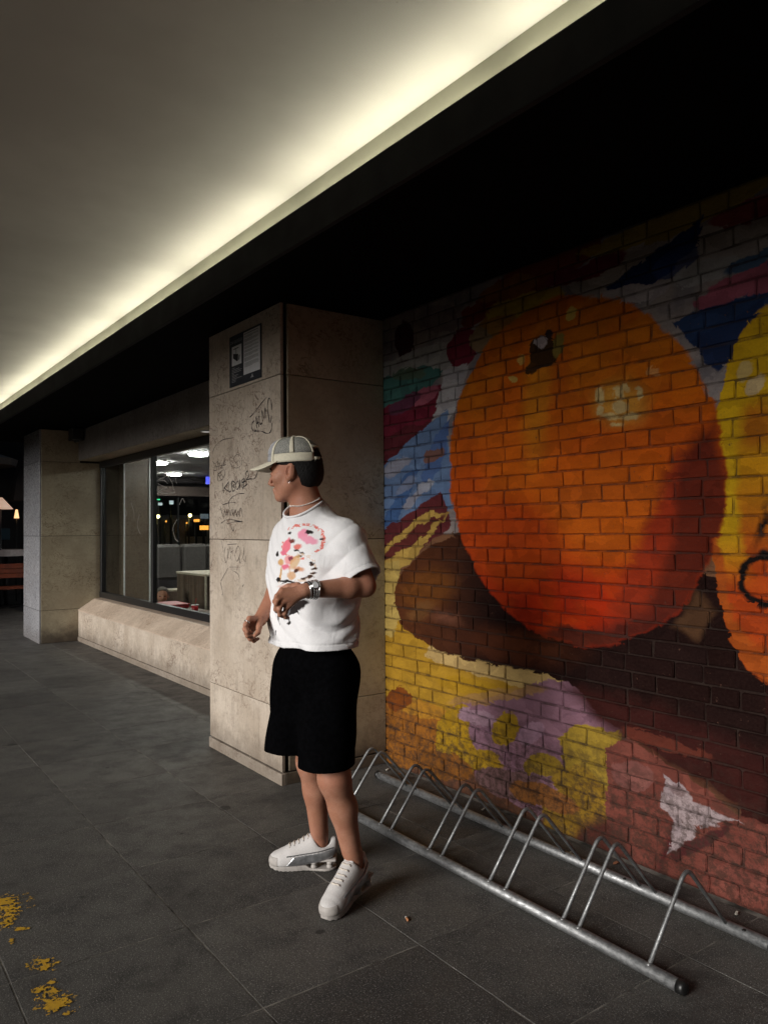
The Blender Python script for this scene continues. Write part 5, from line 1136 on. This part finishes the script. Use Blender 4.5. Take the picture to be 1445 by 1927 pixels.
def shirt_mat():
    t = NT('white_cotton_with_print'); p = t.pos(); sx = t.vm('SUBTRACT', p, tuple(prc))
    lat = t.vm('DOT_PRODUCT', sx, tuple(LA)); fr = t.vm('DOT_PRODUCT', sx, tuple(FD)); up = t.n('SeparateXYZ', None, i0=sx).outputs[2]
    flat = t.n('CombineXYZ', None, i0=lat, i1=up, i2=0.0).outputs[0]
    wob = t.vm('SUBTRACT', t.noise(flat, 38, 3, 0.6).outputs[1], (0.5, 0.5, 0.5)); w = t.vm('ADD', flat, t.vm('MULTIPLY', wob, (0.022, 0.022, 0))); s2 = t.n('SeparateXYZ', None, i0=w)
    hom = t.n('CombineXYZ', None, i0=s2.outputs[0], i1=s2.outputs[1], i2=1.0).outputs[0]
    weave = t.noise(p, 500, 2); base = t.mix(t.mr(weave, 0.35, 0.65), (0.76, 0.755, 0.77), (0.84, 0.835, 0.85))
    P = Painter(t, hom, print_conv, base); E, G = P.ell, P.poly
    pk, sal, tan, ink, wh = (0.75, 0.18, 0.27), (0.72, 0.20, 0.17), (0.62, 0.36, 0.16), (0.02, 0.015, 0.015), base
    brk = t.mr(t.noise(flat, 60, 3, 0.7), 0.44, 0.52)
    P.ring(556, 1020, 32, 32, 0.075, sal, a=brk); E(528, 1008, 9, 12, wh, 20, 0.004); E(575, 1046, 12, 5, wh, 0, 0.003)
    E(533, 1027, 7, 15, (0.8, 0.20, 0.26), 10, 0.004); E(558, 1006, 8, 10, (0.80, 0.30, 0.42), 0, 0.004); E(568, 1016, 13, 7, (0.80, 0.34, 0.46), 20, 0.004); E(542, 1018, 6, 4, (0.18, 0.05, 0.04), 0, 0.003); E(553, 1029, 7, 5, sal, 0, 0.003); E(528, 1040, 6, 5, pk, 0, 0.003)
    for u, v, a, b, r in [(567, 1002, 5, 3, -10), (586, 1015, 3, 2, 0), (552, 1036, 5, 2.5, 10), (556, 1047, 6, 2, -10), (536, 1004, 3, 2, -40), (516, 1042, 2.5, 6, -20), (562, 1040, 5, 1.6, 10)]: E(u, v, a, b, ink, r, 0.002)
    E(525, 1058, 5, 7, tan, 0, 0.004); E(541, 1054, 10, 8, (0.80, 0.35, 0.36), 0, 0.004); E(551, 1058, 7, 14, (0.66, 0.42, 0.20), 20, 0.004, a=0.8); E(535, 1066, 8, 5, pk, 20, 0.004); E(559, 1071, 9, 4, (0.65, 0.33, 0.2), 15, 0.004); E(543, 1052, 4, 4, (0.25, 0.05, 0.08), 0, 0.003)
    P.ring(563, 1068, 21, 25, 0.09, tan, a=t.ma('MULTIPLY', brk, 0.5)); E(578, 1060, 3, 2.2, ink, 30, 0.002)
    for u, v in [(579, 1062), (582, 1070), (581, 1079), (577, 1086), (568, 1089)]: E(u, v, 5, 2.2, (0.06, 0.03, 0.02), -15, 0.002)
    E(555, 1074, 5, 4, (0.08, 0.03, 0.02), -20, 0.003); E(547, 1083, 7, 8, (0.62, 0.33, 0.14), 0, 0.004, a=0.8); E(527, 1080, 2, 14, tan, 5, 0.003); E(523, 1090, 4, 5, ink, 0, 0.002)
    P.ring(545, 1125, 28, 30, 0.045, ink); E(541, 1118, 60, 20, wh, 0, 0.004); E(541, 1104, 17, 4, (0.62, 0.28, 0.2), 0, 0.004, a=0.6); E(541, 1094, 19, 2.2, ink, 8, 0.002)
    E(527, 1151, 9, 4, (0.05, 0.05, 0.055), 0, 0.0015); E(526.5, 1164, 1.8, 13, (0.06, 0.06, 0.065), 0, 0.0015)
    E(557, 1143, 24, 9, ink, -30, 0.003); E(545, 1160, 1.6, 14, (0.12, 0.12, 0.13), 0, 0.002); E(545, 1172, 3, 2.5, ink, 0, 0.002); E(537, 1158, 1.2, 8, ink, 0, 0.002); E(561, 1150, 2.0, 7, ink, 0, 0.002); E(520.5, 1192, 1.6, 6, (0.10, 0.10, 0.11), 0, 0.002)
    front = t.mr(fr, -0.13, -0.09); c = t.mix(front, base, P.c)
    wr_ = t.noise(t.vm('MULTIPLY', p, (1, 1, 0.7)), 15, 4, 0.55, 0.8); t.bump(t.ma('ADD', wr_, t.ma('MULTIPLY', weave, 0.03)), 0.55, 0.012); return t.fin(c, 0.9, spec=0.2)
M['shirt'] = shirt_mat()
ts = fast_mesh('t_shirt', V, Q, M['shirt'], man)
# collar rib
ax1 = np.cross(LA, nk2); ax1 /= np.linalg.norm(ax1); ax2 = np.cross(nk2, ax1)
shirt_d = lambda P: fold_at(TP, P)
def around_neck(r_of, n_=64, off=0.0):
    out = []
    for k in range(n_):
        a = 2*math.pi*k/n_; dr = ax1*math.cos(a)+ax2*math.sin(a)
        s_ = np.linspace(-0.10, 0.16, 131); r_ = 0.072+0.018*np.clip((s_+0.05)/0.21, 0, 1)+r_of; P = nkC+nk2*s_[:, None]+dr*r_[:, None]
        d = shirt_d(P); i = np.where(d > off)[0]; i = i[0] if len(i) else 65
        out.append(P[i])
    o = np.array(out)
    for _ in range(4): o = 0.5*o+0.25*(np.roll(o, 1, 0)+np.roll(o, -1, 0))
    return o
V, F = tube_data(around_neck(0.001), 0.0052, 8, True); mesh('collar', V, F, simple('white_rib', (0.80, 0.795, 0.81), 0.9, var=0.04, scale=200), ts, True)
# necklace of small pearls lying on the neck just above the collar
nk = []; parts = []
neckf = lambda P: fold_at(NECK, P)
for q in around_neck(0.0)+nk2*0.016:                      # pull each point in until it rests on the skin
    inw = nkC+nk2*((q-nkC)@nk2)-q; inw /= np.linalg.norm(inw); s_ = np.linspace(0, 0.05, 60); d = neckf(q+inw*s_[:, None]); i = np.where(d < 0.0022)[0]; nk.append(q+inw*s_[i[0] if len(i) else 30])
nk = np.array(nk)
for _ in range(3): nk = 0.5*nk+0.25*(np.roll(nk, 1, 0)+np.roll(nk, -1, 0))
L = np.r_[0, np.cumsum(np.linalg.norm(np.diff(np.vstack([nk, nk[:1]]), axis=0), axis=1))]; nn = int(L[-1]/0.0056)
for q in np.linspace(0, L[-1], nn, endpoint=False):
    i = min(np.searchsorted(L, q, 'right')-1, 63); t_ = (q-L[i])/(L[i+1]-L[i]); parts.append(sphere_data(nk[i]+(nk[(i+1) % 64]-nk[i])*t_, 0.0029, 6, 4))
V, F = merge(parts); mesh('necklace', V, F, M['pearl'], man, True)
er = hp(-0.004, 0.081, -0.034); tube('earring', [er+HR@np.array([0.005*math.cos(a), 0, 0.007*math.sin(a)-0.002]) for a in np.linspace(0, 2*math.pi, 14, endpoint=False)], 0.0011, M['silver'], man, 6, True)

# ------------------------------------------------------------------ shorts
hmN, hmF = C(610, 1443, 2.985), C(541, 1411, 3.18)
wst = pelv+ZU*0.10
SP = [('u', cap(wst-CR*0.012, pelv-ZU*0.02-CR*0.012, 0.118, 0.132), 0)]
SP += [('u', cap(hpN-ZU*0.03, hmN-ZU*0.12, 0.104, 0.112), 0.06), ('u', cap(hpF-ZU*0.03-CR*0.022, hmF-ZU*0.12, 0.108, 0.102), 0.06), ('u', cap(hpF-LA*0.01, knF+(knF-hpF)*0.3, 0.095, 0.080), 0.05)]
def shorts_post(d, P):
    z_ = P[:, 2]; l = (P-pelv)@LA; f = (P-pelv)@FD
    d = d+0.004*np.sin(z_*26+l*20)*np.sin(l*31+f*17)+0.003*np.sin(l*55+z_*9)
    sh = np.maximum(d, -(d+0.010))
    mid = (P-(hmN+hmF)/2)@hz(hmN-hmF)
    cutN, cutF = hmN[2]+0.006, hmF[2]+0.010
    cut = np.where(mid > 0, cutN, cutF); sh = np.maximum(sh, cut-z_)
    return np.maximum(sh, z_-wst[2])
lo = np.minimum(hmN, hmF)-[0.22, 0.22, 0.05]; hi = np.maximum(hpN, hpF)+[0.24, 0.24, 0.22]
V, Q = sdf_mesh(SP, lo, hi, 0.0038, shorts_post, 0.03)
fast_mesh('shorts', V, Q, M['cloth_black'], man)

# ------------------------------------------------------------------ bracelets on the near wrist, ring on the far hand
ad = (elN-wrN)/np.linalg.norm(elN-wrN); wp0 = wrN+ad*0.008
e1 = np.cross(ad, ZU); e1 /= np.linalg.norm(e1); e2 = np.cross(ad, e1)
wt = None
for k in range(4):
    cpt = wp0+ad*(0.0105*k); r_ = 0.0305+0.0016*k
    path = [cpt+e1*r_*math.cos(a)+e2*r_*math.sin(a)*0.96+ad*0.003*math.sin(a+k) for a in np.linspace(0, 2*math.pi, 30, endpoint=False)]
    o = tube('bracelet', path, 0.0038, M['silver'], man, 8, True)
fc = -hz(CF); dv = fc-ad*(fc@ad); dv /= np.linalg.norm(dv); dv = dv*0.85+ZU*0.5; dv -= ad*(dv@ad); dv /= np.linalg.norm(dv)
wcn = wp0+ad*0.016+dv*0.033; V, F = tube_data([wcn-dv*0.004, wcn+dv*0.003, wcn+dv*0.0055], [0.0155, 0.0155, 0.013], 20); w_ = mesh('watch', V, F, M['silver'], man)
V, F = disc_data(wcn+dv*0.006, dv, 0.0118, 20, 0.001); mesh('dial', V, F, M['paper'], w_)
r0, r1 = C(470, 1164, 3.00), C(462, 1176, 2.985); ra = (r1-r0)/np.linalg.norm(r1-r0); rb = np.cross(ra, ZU); rb /= np.linalg.norm(rb); rd_ = np.cross(ra, rb); rc = r0+(r1-r0)*0.55
tube('ring', [rc+(rb*math.cos(a)+rd_*math.sin(a))*0.0103 for a in np.linspace(0, 2*math.pi, 20, endpoint=False)], 0.0019, M['silver'], man, 6, True)

# ------------------------------------------------------------------ shoes (built once in foot space: x toe, y left, z up)
def up_sdf():
    L_ = [('u', ellip((0.060, 0.000, 0.040), (0.078, 0.048, 0.042)), 0), ('u', ellip((-0.02, 0, 0.058), (0.095, 0.040, 0.046)), 0.04), ('u', ellip((-0.095, 0, 0.075), (0.062, 0.039, 0.055)), 0.05),
          ('u', cap((0.03, 0, 0.072), (-0.055, 0, 0.118), 0.028, 0.034), 0.045), ('u', cap((-0.148, 0, 0.10), (-0.150, 0, 0.125), 0.016, 0.014), 0.03), ('u', cap((0.085, 0.004, 0.036), (0.100, 0.006, 0.034), 0.038, 0.034), 0.03)]
    L_ += [('i', lambda P: 0.020-P[:, 2]+np.clip(-P[:, 0]-0.01, 0, 1)*0.25, 0.01), ('s', cap((-0.085, 0, 0.115), (-0.105, 0, 0.20), 0.036, 0.046), 0.012), ('s', cap((-0.09, 0, 0.07), (-0.10, 0, 0.12), 0.026, 0.034), 0.01)]
    return L_
US = up_sdf()
lo, hi = np.array([-0.19, -0.08, 0.0]), np.array([0.16, 0.08, 0.19])
Vu, Qu = sdf_mesh(US, lo, hi, 0.0026)
def region(f, off=0.0016): return lambda d, P: np.maximum(d-off, f(P))
side = lambda P: np.maximum.reduce([P[:, 0]-0.060+(P[:, 2]-0.03)*0.9, -P[:, 0]-0.165, 0.026+np.clip(-P[:, 0]-0.02, 0, 1)*0.2-P[:, 2], P[:, 2]-(0.070-P[:, 0]*0.14), 0.012-np.abs(P[:, 1])])
toe = lambda P: np.maximum(0.085-P[:, 0]+np.abs(P[:, 1])*0.35, P[:, 2]-0.060)
piping = lambda P: np.maximum.reduce([np.abs(P[:, 2]-(0.076-P[:, 0]*0.14))-0.0022, P[:, 0]-0.06, -P[:, 0]-0.15, 0.012-np.abs(P[:, 1])])
Vs, Qs = sdf_mesh(US, lo, hi, 0.0026, region(side), 0.02); Vt, Qt = sdf_mesh(US, lo, hi, 0.0026, region(toe, 0.0012), 0.02); Vp, Qp = sdf_mesh(US, lo, hi, 0.0022, region(piping, 0.0028), 0.02)
def sole_f(P):
    x, y_, z_ = P.T; hw = (0.046-0.010*np.exp(-((x+0.03)/0.05)**2))*np.sqrt(np.clip(1-(np.clip(x-0.055, 0, 1)/0.089)**2.4, 0.0, 1))*np.sqrt(np.clip(1-(np.clip(-x-0.10, 0, 1)/0.064)**2.6, 0.0, 1))
    hl = np.maximum(x-0.142, -x-0.162); d2 = np.maximum(np.abs(y_-0.004*np.clip(x*10, -1, 1))-hw, hl)
    base = np.clip((x-0.07)/0.07, 0, 1)**2*0.018; top = 0.024+base; bot = base*0.7
    thin = np.where(x < -0.015, 0.011, top)
    return np.maximum.reduce([d2, z_-np.minimum(top, thin+np.clip((x+0.045)/0.03, 0, 1)*0.02), bot-z_+0.0015*np.sign(np.sin(x*320))*(x > -0.02)])
Vl, Ql = sdf_mesh([('u', sole_f, 0)], lo, hi, 0.0026)
Vh, Qh = sdf_mesh([('u', rbox((-0.098, 0, 0.043), (0.064, 0.041, 0.006), 0.005), 0)], lo, hi, 0.003)
def top_z(x, y_):
    zz_ = np.linspace(0.16, 0.03, 66); d = fold_at(US, np.stack([np.full(66, x), np.full(66, y_), zz_], 1)); i = np.where(d < 0)[0]; return zz_[i[0]] if len(i) else 0.05
def shoe(R3, org, mirror, label):
    """R3: columns toe, left, up in world space"""
    s_ = -1.0 if mirror else 1.0
    T = lambda V_: org+(np.asarray(V_)*[SS, s_*SS, SS])@R3.T
    fl = lambda Q_: Q_[:, ::-1] if mirror else Q_
    o = fast_mesh('shoe', T(Vu), fl(Qu), M['white_sh'], man)
    fast_mesh('side_panel', T(Vs), fl(Qs), M['silver_sh'], o); fast_mesh('toe_cap', T(Vt), fl(Qt), M['sole'], o); fast_mesh('piping', T(Vp), fl(Qp), M['dark_trim'], o); fast_mesh('outsole', T(Vl), fl(Ql), M['sole'], o); fast_mesh('heel_plate', T(Vh), fl(Qh), M['sole'], o)
    for cx_ in (-0.062, -0.132):
        for cy_ in (-0.027, 0.027):
            V_, F_ = tube_data([(cx_, cy_, z_) for z_ in (0.009, 0.011, 0.020, 0.022, 0.026, 0.028, 0.038, 0.040)], [0.011, 0.0145, 0.0145, 0.0105, 0.0105, 0.0145, 0.0145, 0.011], 14); mesh('heel_column', T(V_), F_, M['sole'], o, True)
    for k in range(6):
        x = 0.052-0.0205*k; w_ = 0.021; P = [(x-0.006*abs(q), q*w_, top_z(x-0.006*abs(q), q*w_)+0.0022) for q in np.linspace(-1, 1, 9)]
        V_, F_ = tube_data(P, 0.0031, 6); mesh('lace', T(V_), F_, M['lace'], o, True)
        for q in (-1, 1): V_, F_ = disc_data((x-0.006, q*0.0235, top_z(x-0.006, q*0.0235)+0.0008), (0, q*0.6, 0.8), 0.0032, 8, 0.002); mesh('eyelet', T(V_), F_, M['silver_sh'], o)
    V_, F_ = tube_data([(-0.045, 0, 0.128), (-0.056, 0, 0.145), (-0.060, 0, 0.158)], [0.020, 0.022, 0.013], 14); V_ = [(x+0.0, y_, z_) if True else 0 for x, y_, z_ in V_]; V_ = [(-0.052+(x+0.052)*0.45-(z_-0.14)*0.25, y_*1.15, z_) for x, y_, z_ in V_]; mesh('tongue', T(V_), F_, M['white_sh'], o, True)
    return o
shoe(R3F, oF, True, None); shoe(R3N, oN, False, None)

# ------------------------------------------------------------------ person seated in the shop
pc = onp(306, 1121, 0, 3.52); sit = thing('person', 'seated child with short hair behind the glass beside the wooden partition', 'person', (pc[0], pc[1], SF))
fdir = hz(-np.array([pc[0], pc[1], 0])); ldir = np.cross(ZU, fdir); RS = np.stack([fdir, ldir, ZU], 1); sp_ = lambda x, y_, z_: pc+RS@np.array([x, y_, z_]); se = lambda c, r: ellip(sp_(*c), r, RS)
BP = [('u', se((-0.005, 0, 0.02), (0.09, 0.072, 0.09)), 0), ('u', se((0.03, 0, -0.04), (0.05, 0.052, 0.07)), 0.03), ('u', cap(sp_(0.085, 0, 0.0), sp_(0.102, 0, -0.03), 0.007, 0.010), 0.012)]
for s_ in (-1, 1): BP += [('u', se((-0.005, 0.074*s_, -0.01), (0.015, 0.008, 0.026)), 0.005), ('s', se((0.092, 0.028*s_, -0.002), (0.014, 0.014, 0.010)), 0.01)]
BP += [('u', cap(sp_(-0.02, 0, -0.07), sp_(-0.03, 0, -0.16), 0.045, 0.05), 0.03), ('u', cap(sp_(-0.03, -0.10, -0.19), sp_(-0.03, 0.10, -0.19), 0.05, 0.05), 0.04), ('u', cap(sp_(-0.03, 0, -0.22), sp_(-0.05, 0, -0.50), 0.10, 0.10), 0.05)]
for s_ in (-1, 1): BP += [('u', cap(sp_(-0.03, 0.13*s_, -0.20), sp_(0.02, 0.16*s_, -0.40), 0.04, 0.033), 0.03), ('u', cap(sp_(0.02, 0.16*s_, -0.40), sp_(0.19, 0.08*s_, -0.36), 0.033, 0.022), 0.02), ('u', cap(sp_(0.19, 0.08*s_, -0.36), sp_(0.25, 0.06*s_, -0.35), 0.02, 0.014), 0.01),
    ('u', cap(sp_(-0.05, 0.07*s_, -0.52), sp_(0.24, 0.09*s_, -0.52), 0.07, 0.05), 0.04), ('u', cap(sp_(0.24, 0.09*s_, -0.52), sp_(0.25, 0.09*s_, SF-pc[2]+0.04), 0.048, 0.035), 0.03)]
V, Q = sdf_mesh(BP, pc-[0.45, 0.45, 1.2], pc+[0.45, 0.45, 0.2], 0.006)
ob = fast_mesh('body', V, Q, M['skin'], sit)
def sh_post(d, P): q = (P-pc)@RS; return np.maximum(d-0.008, np.maximum(q[:, 2]+0.135, -0.57-q[:, 2]))
V, Q = sdf_mesh([p_ for p_ in BP if p_[0] == 'u'], pc-[0.45, 0.45, 1.2], pc+[0.45, 0.45, 0.2], 0.006, sh_post, 0.05); fast_mesh('jumper', V, Q, simple('grey_jumper', (0.12, 0.12, 0.13), 0.9), sit)
def h2(d, P): q = (P-pc)@RS; return np.maximum(np.maximum(d-0.008, q[:, 0]-0.05-np.clip(q[:, 2]-0.05, 0, 1)*0.8), np.maximum(-(q[:, 2]+0.03)+np.clip(q[:, 0]*1.5, 0, 1), -0.2-q[:, 2]))
V, Q = sdf_mesh(BP[:2], pc-0.15, pc+0.15, 0.005, h2, 0.03); fast_mesh('hair', V, Q, simple('grey_brown_hair', (0.09, 0.075, 0.065), 0.8), sit)
for s_ in (-1, 1): V, F = sphere_data((0, 0, 0), (0.005, 0.011, 0.006), 8, 6); mesh('eye', [sp_(0.078, 0.028*s_, -0.002)+RS@v for v in np.array(V)], F, M['eye'], sit, True)
st_ = thing('shop_chair', 'plain dark chair under the seated child', 'chair', (pc[0], pc[1], SF)); sb = pc-fdir*0.04
box('seat', (sb[0]-0.19, sb[1]-0.19, pc[2]-0.63), (sb[0]+0.19, sb[1]+0.19, pc[2]-0.60), M['wood'], st_, 0.004)
for i in (-1, 1):
    for j in (-1, 1): box('leg', (sb[0]+i*0.16-0.015, sb[1]+j*0.16-0.015, SF), (sb[0]+i*0.16+0.015, sb[1]+j*0.16+0.015, pc[2]-0.632), M['frame'], st_)
tr = pc+fdir*0.30-ldir*0.0; rt = thing('red_tray', 'red tray edge below the child behind the glass', 'tray', (tr[0]+0.08, tr[1], 0.5))
tq = onp(322, 1139, 0, WX+0.33); box('tray', (tq[0]-0.14, tq[1]-0.22, tq[2]-0.03), (tq[0]+0.14, tq[1]+0.22, tq[2]+0.02), M['red'], rt, 0.012); box('rim', (tq[0]-0.15, tq[1]-0.23, tq[2]+0.021), (tq[0]+0.15, tq[1]+0.23, tq[2]+0.028), M['red'], rt, 0.003)
tbx = thing('shop_table', 'dark table by the window carrying the red tray and cup', 'table', (3.55, 8.9, SF)); tzz = tq[2]-0.034
box('top', (WX+0.215, 7.2, tzz-0.03), (WX+0.58, tq[1]+0.35, tzz), M['wood'], tbx, 0.004)
for yy in (7.3, tq[1]+0.25): box('leg', (WX+0.36, yy-0.03, SF), (WX+0.42, yy+0.03, tzz-0.032), M['frame'], tbx)
cq = onp(367, 1146, 0, WX+0.33); cu_ = thing('paper_cup', 'small red paper cup behind the glass near the tagged pillar', 'cup', (cq[0], cq[1], tzz)); tube('cup', [(cq[0], cq[1], tzz+0.001), (cq[0], cq[1], tzz+0.09)], [0.028, 0.038], M['red'], cu_, 16); V, F = disc_data((cq[0], cq[1], tzz+0.094), (0, 0, 1), 0.040, 16, 0.007); mesh('lid', V, F, M['paper'], cu_); tube('straw', [(cq[0], cq[1], tzz+0.09), (cq[0]+0.01, cq[1]-0.02, tzz+0.17)], 0.003, M['red'], cu_, 6)
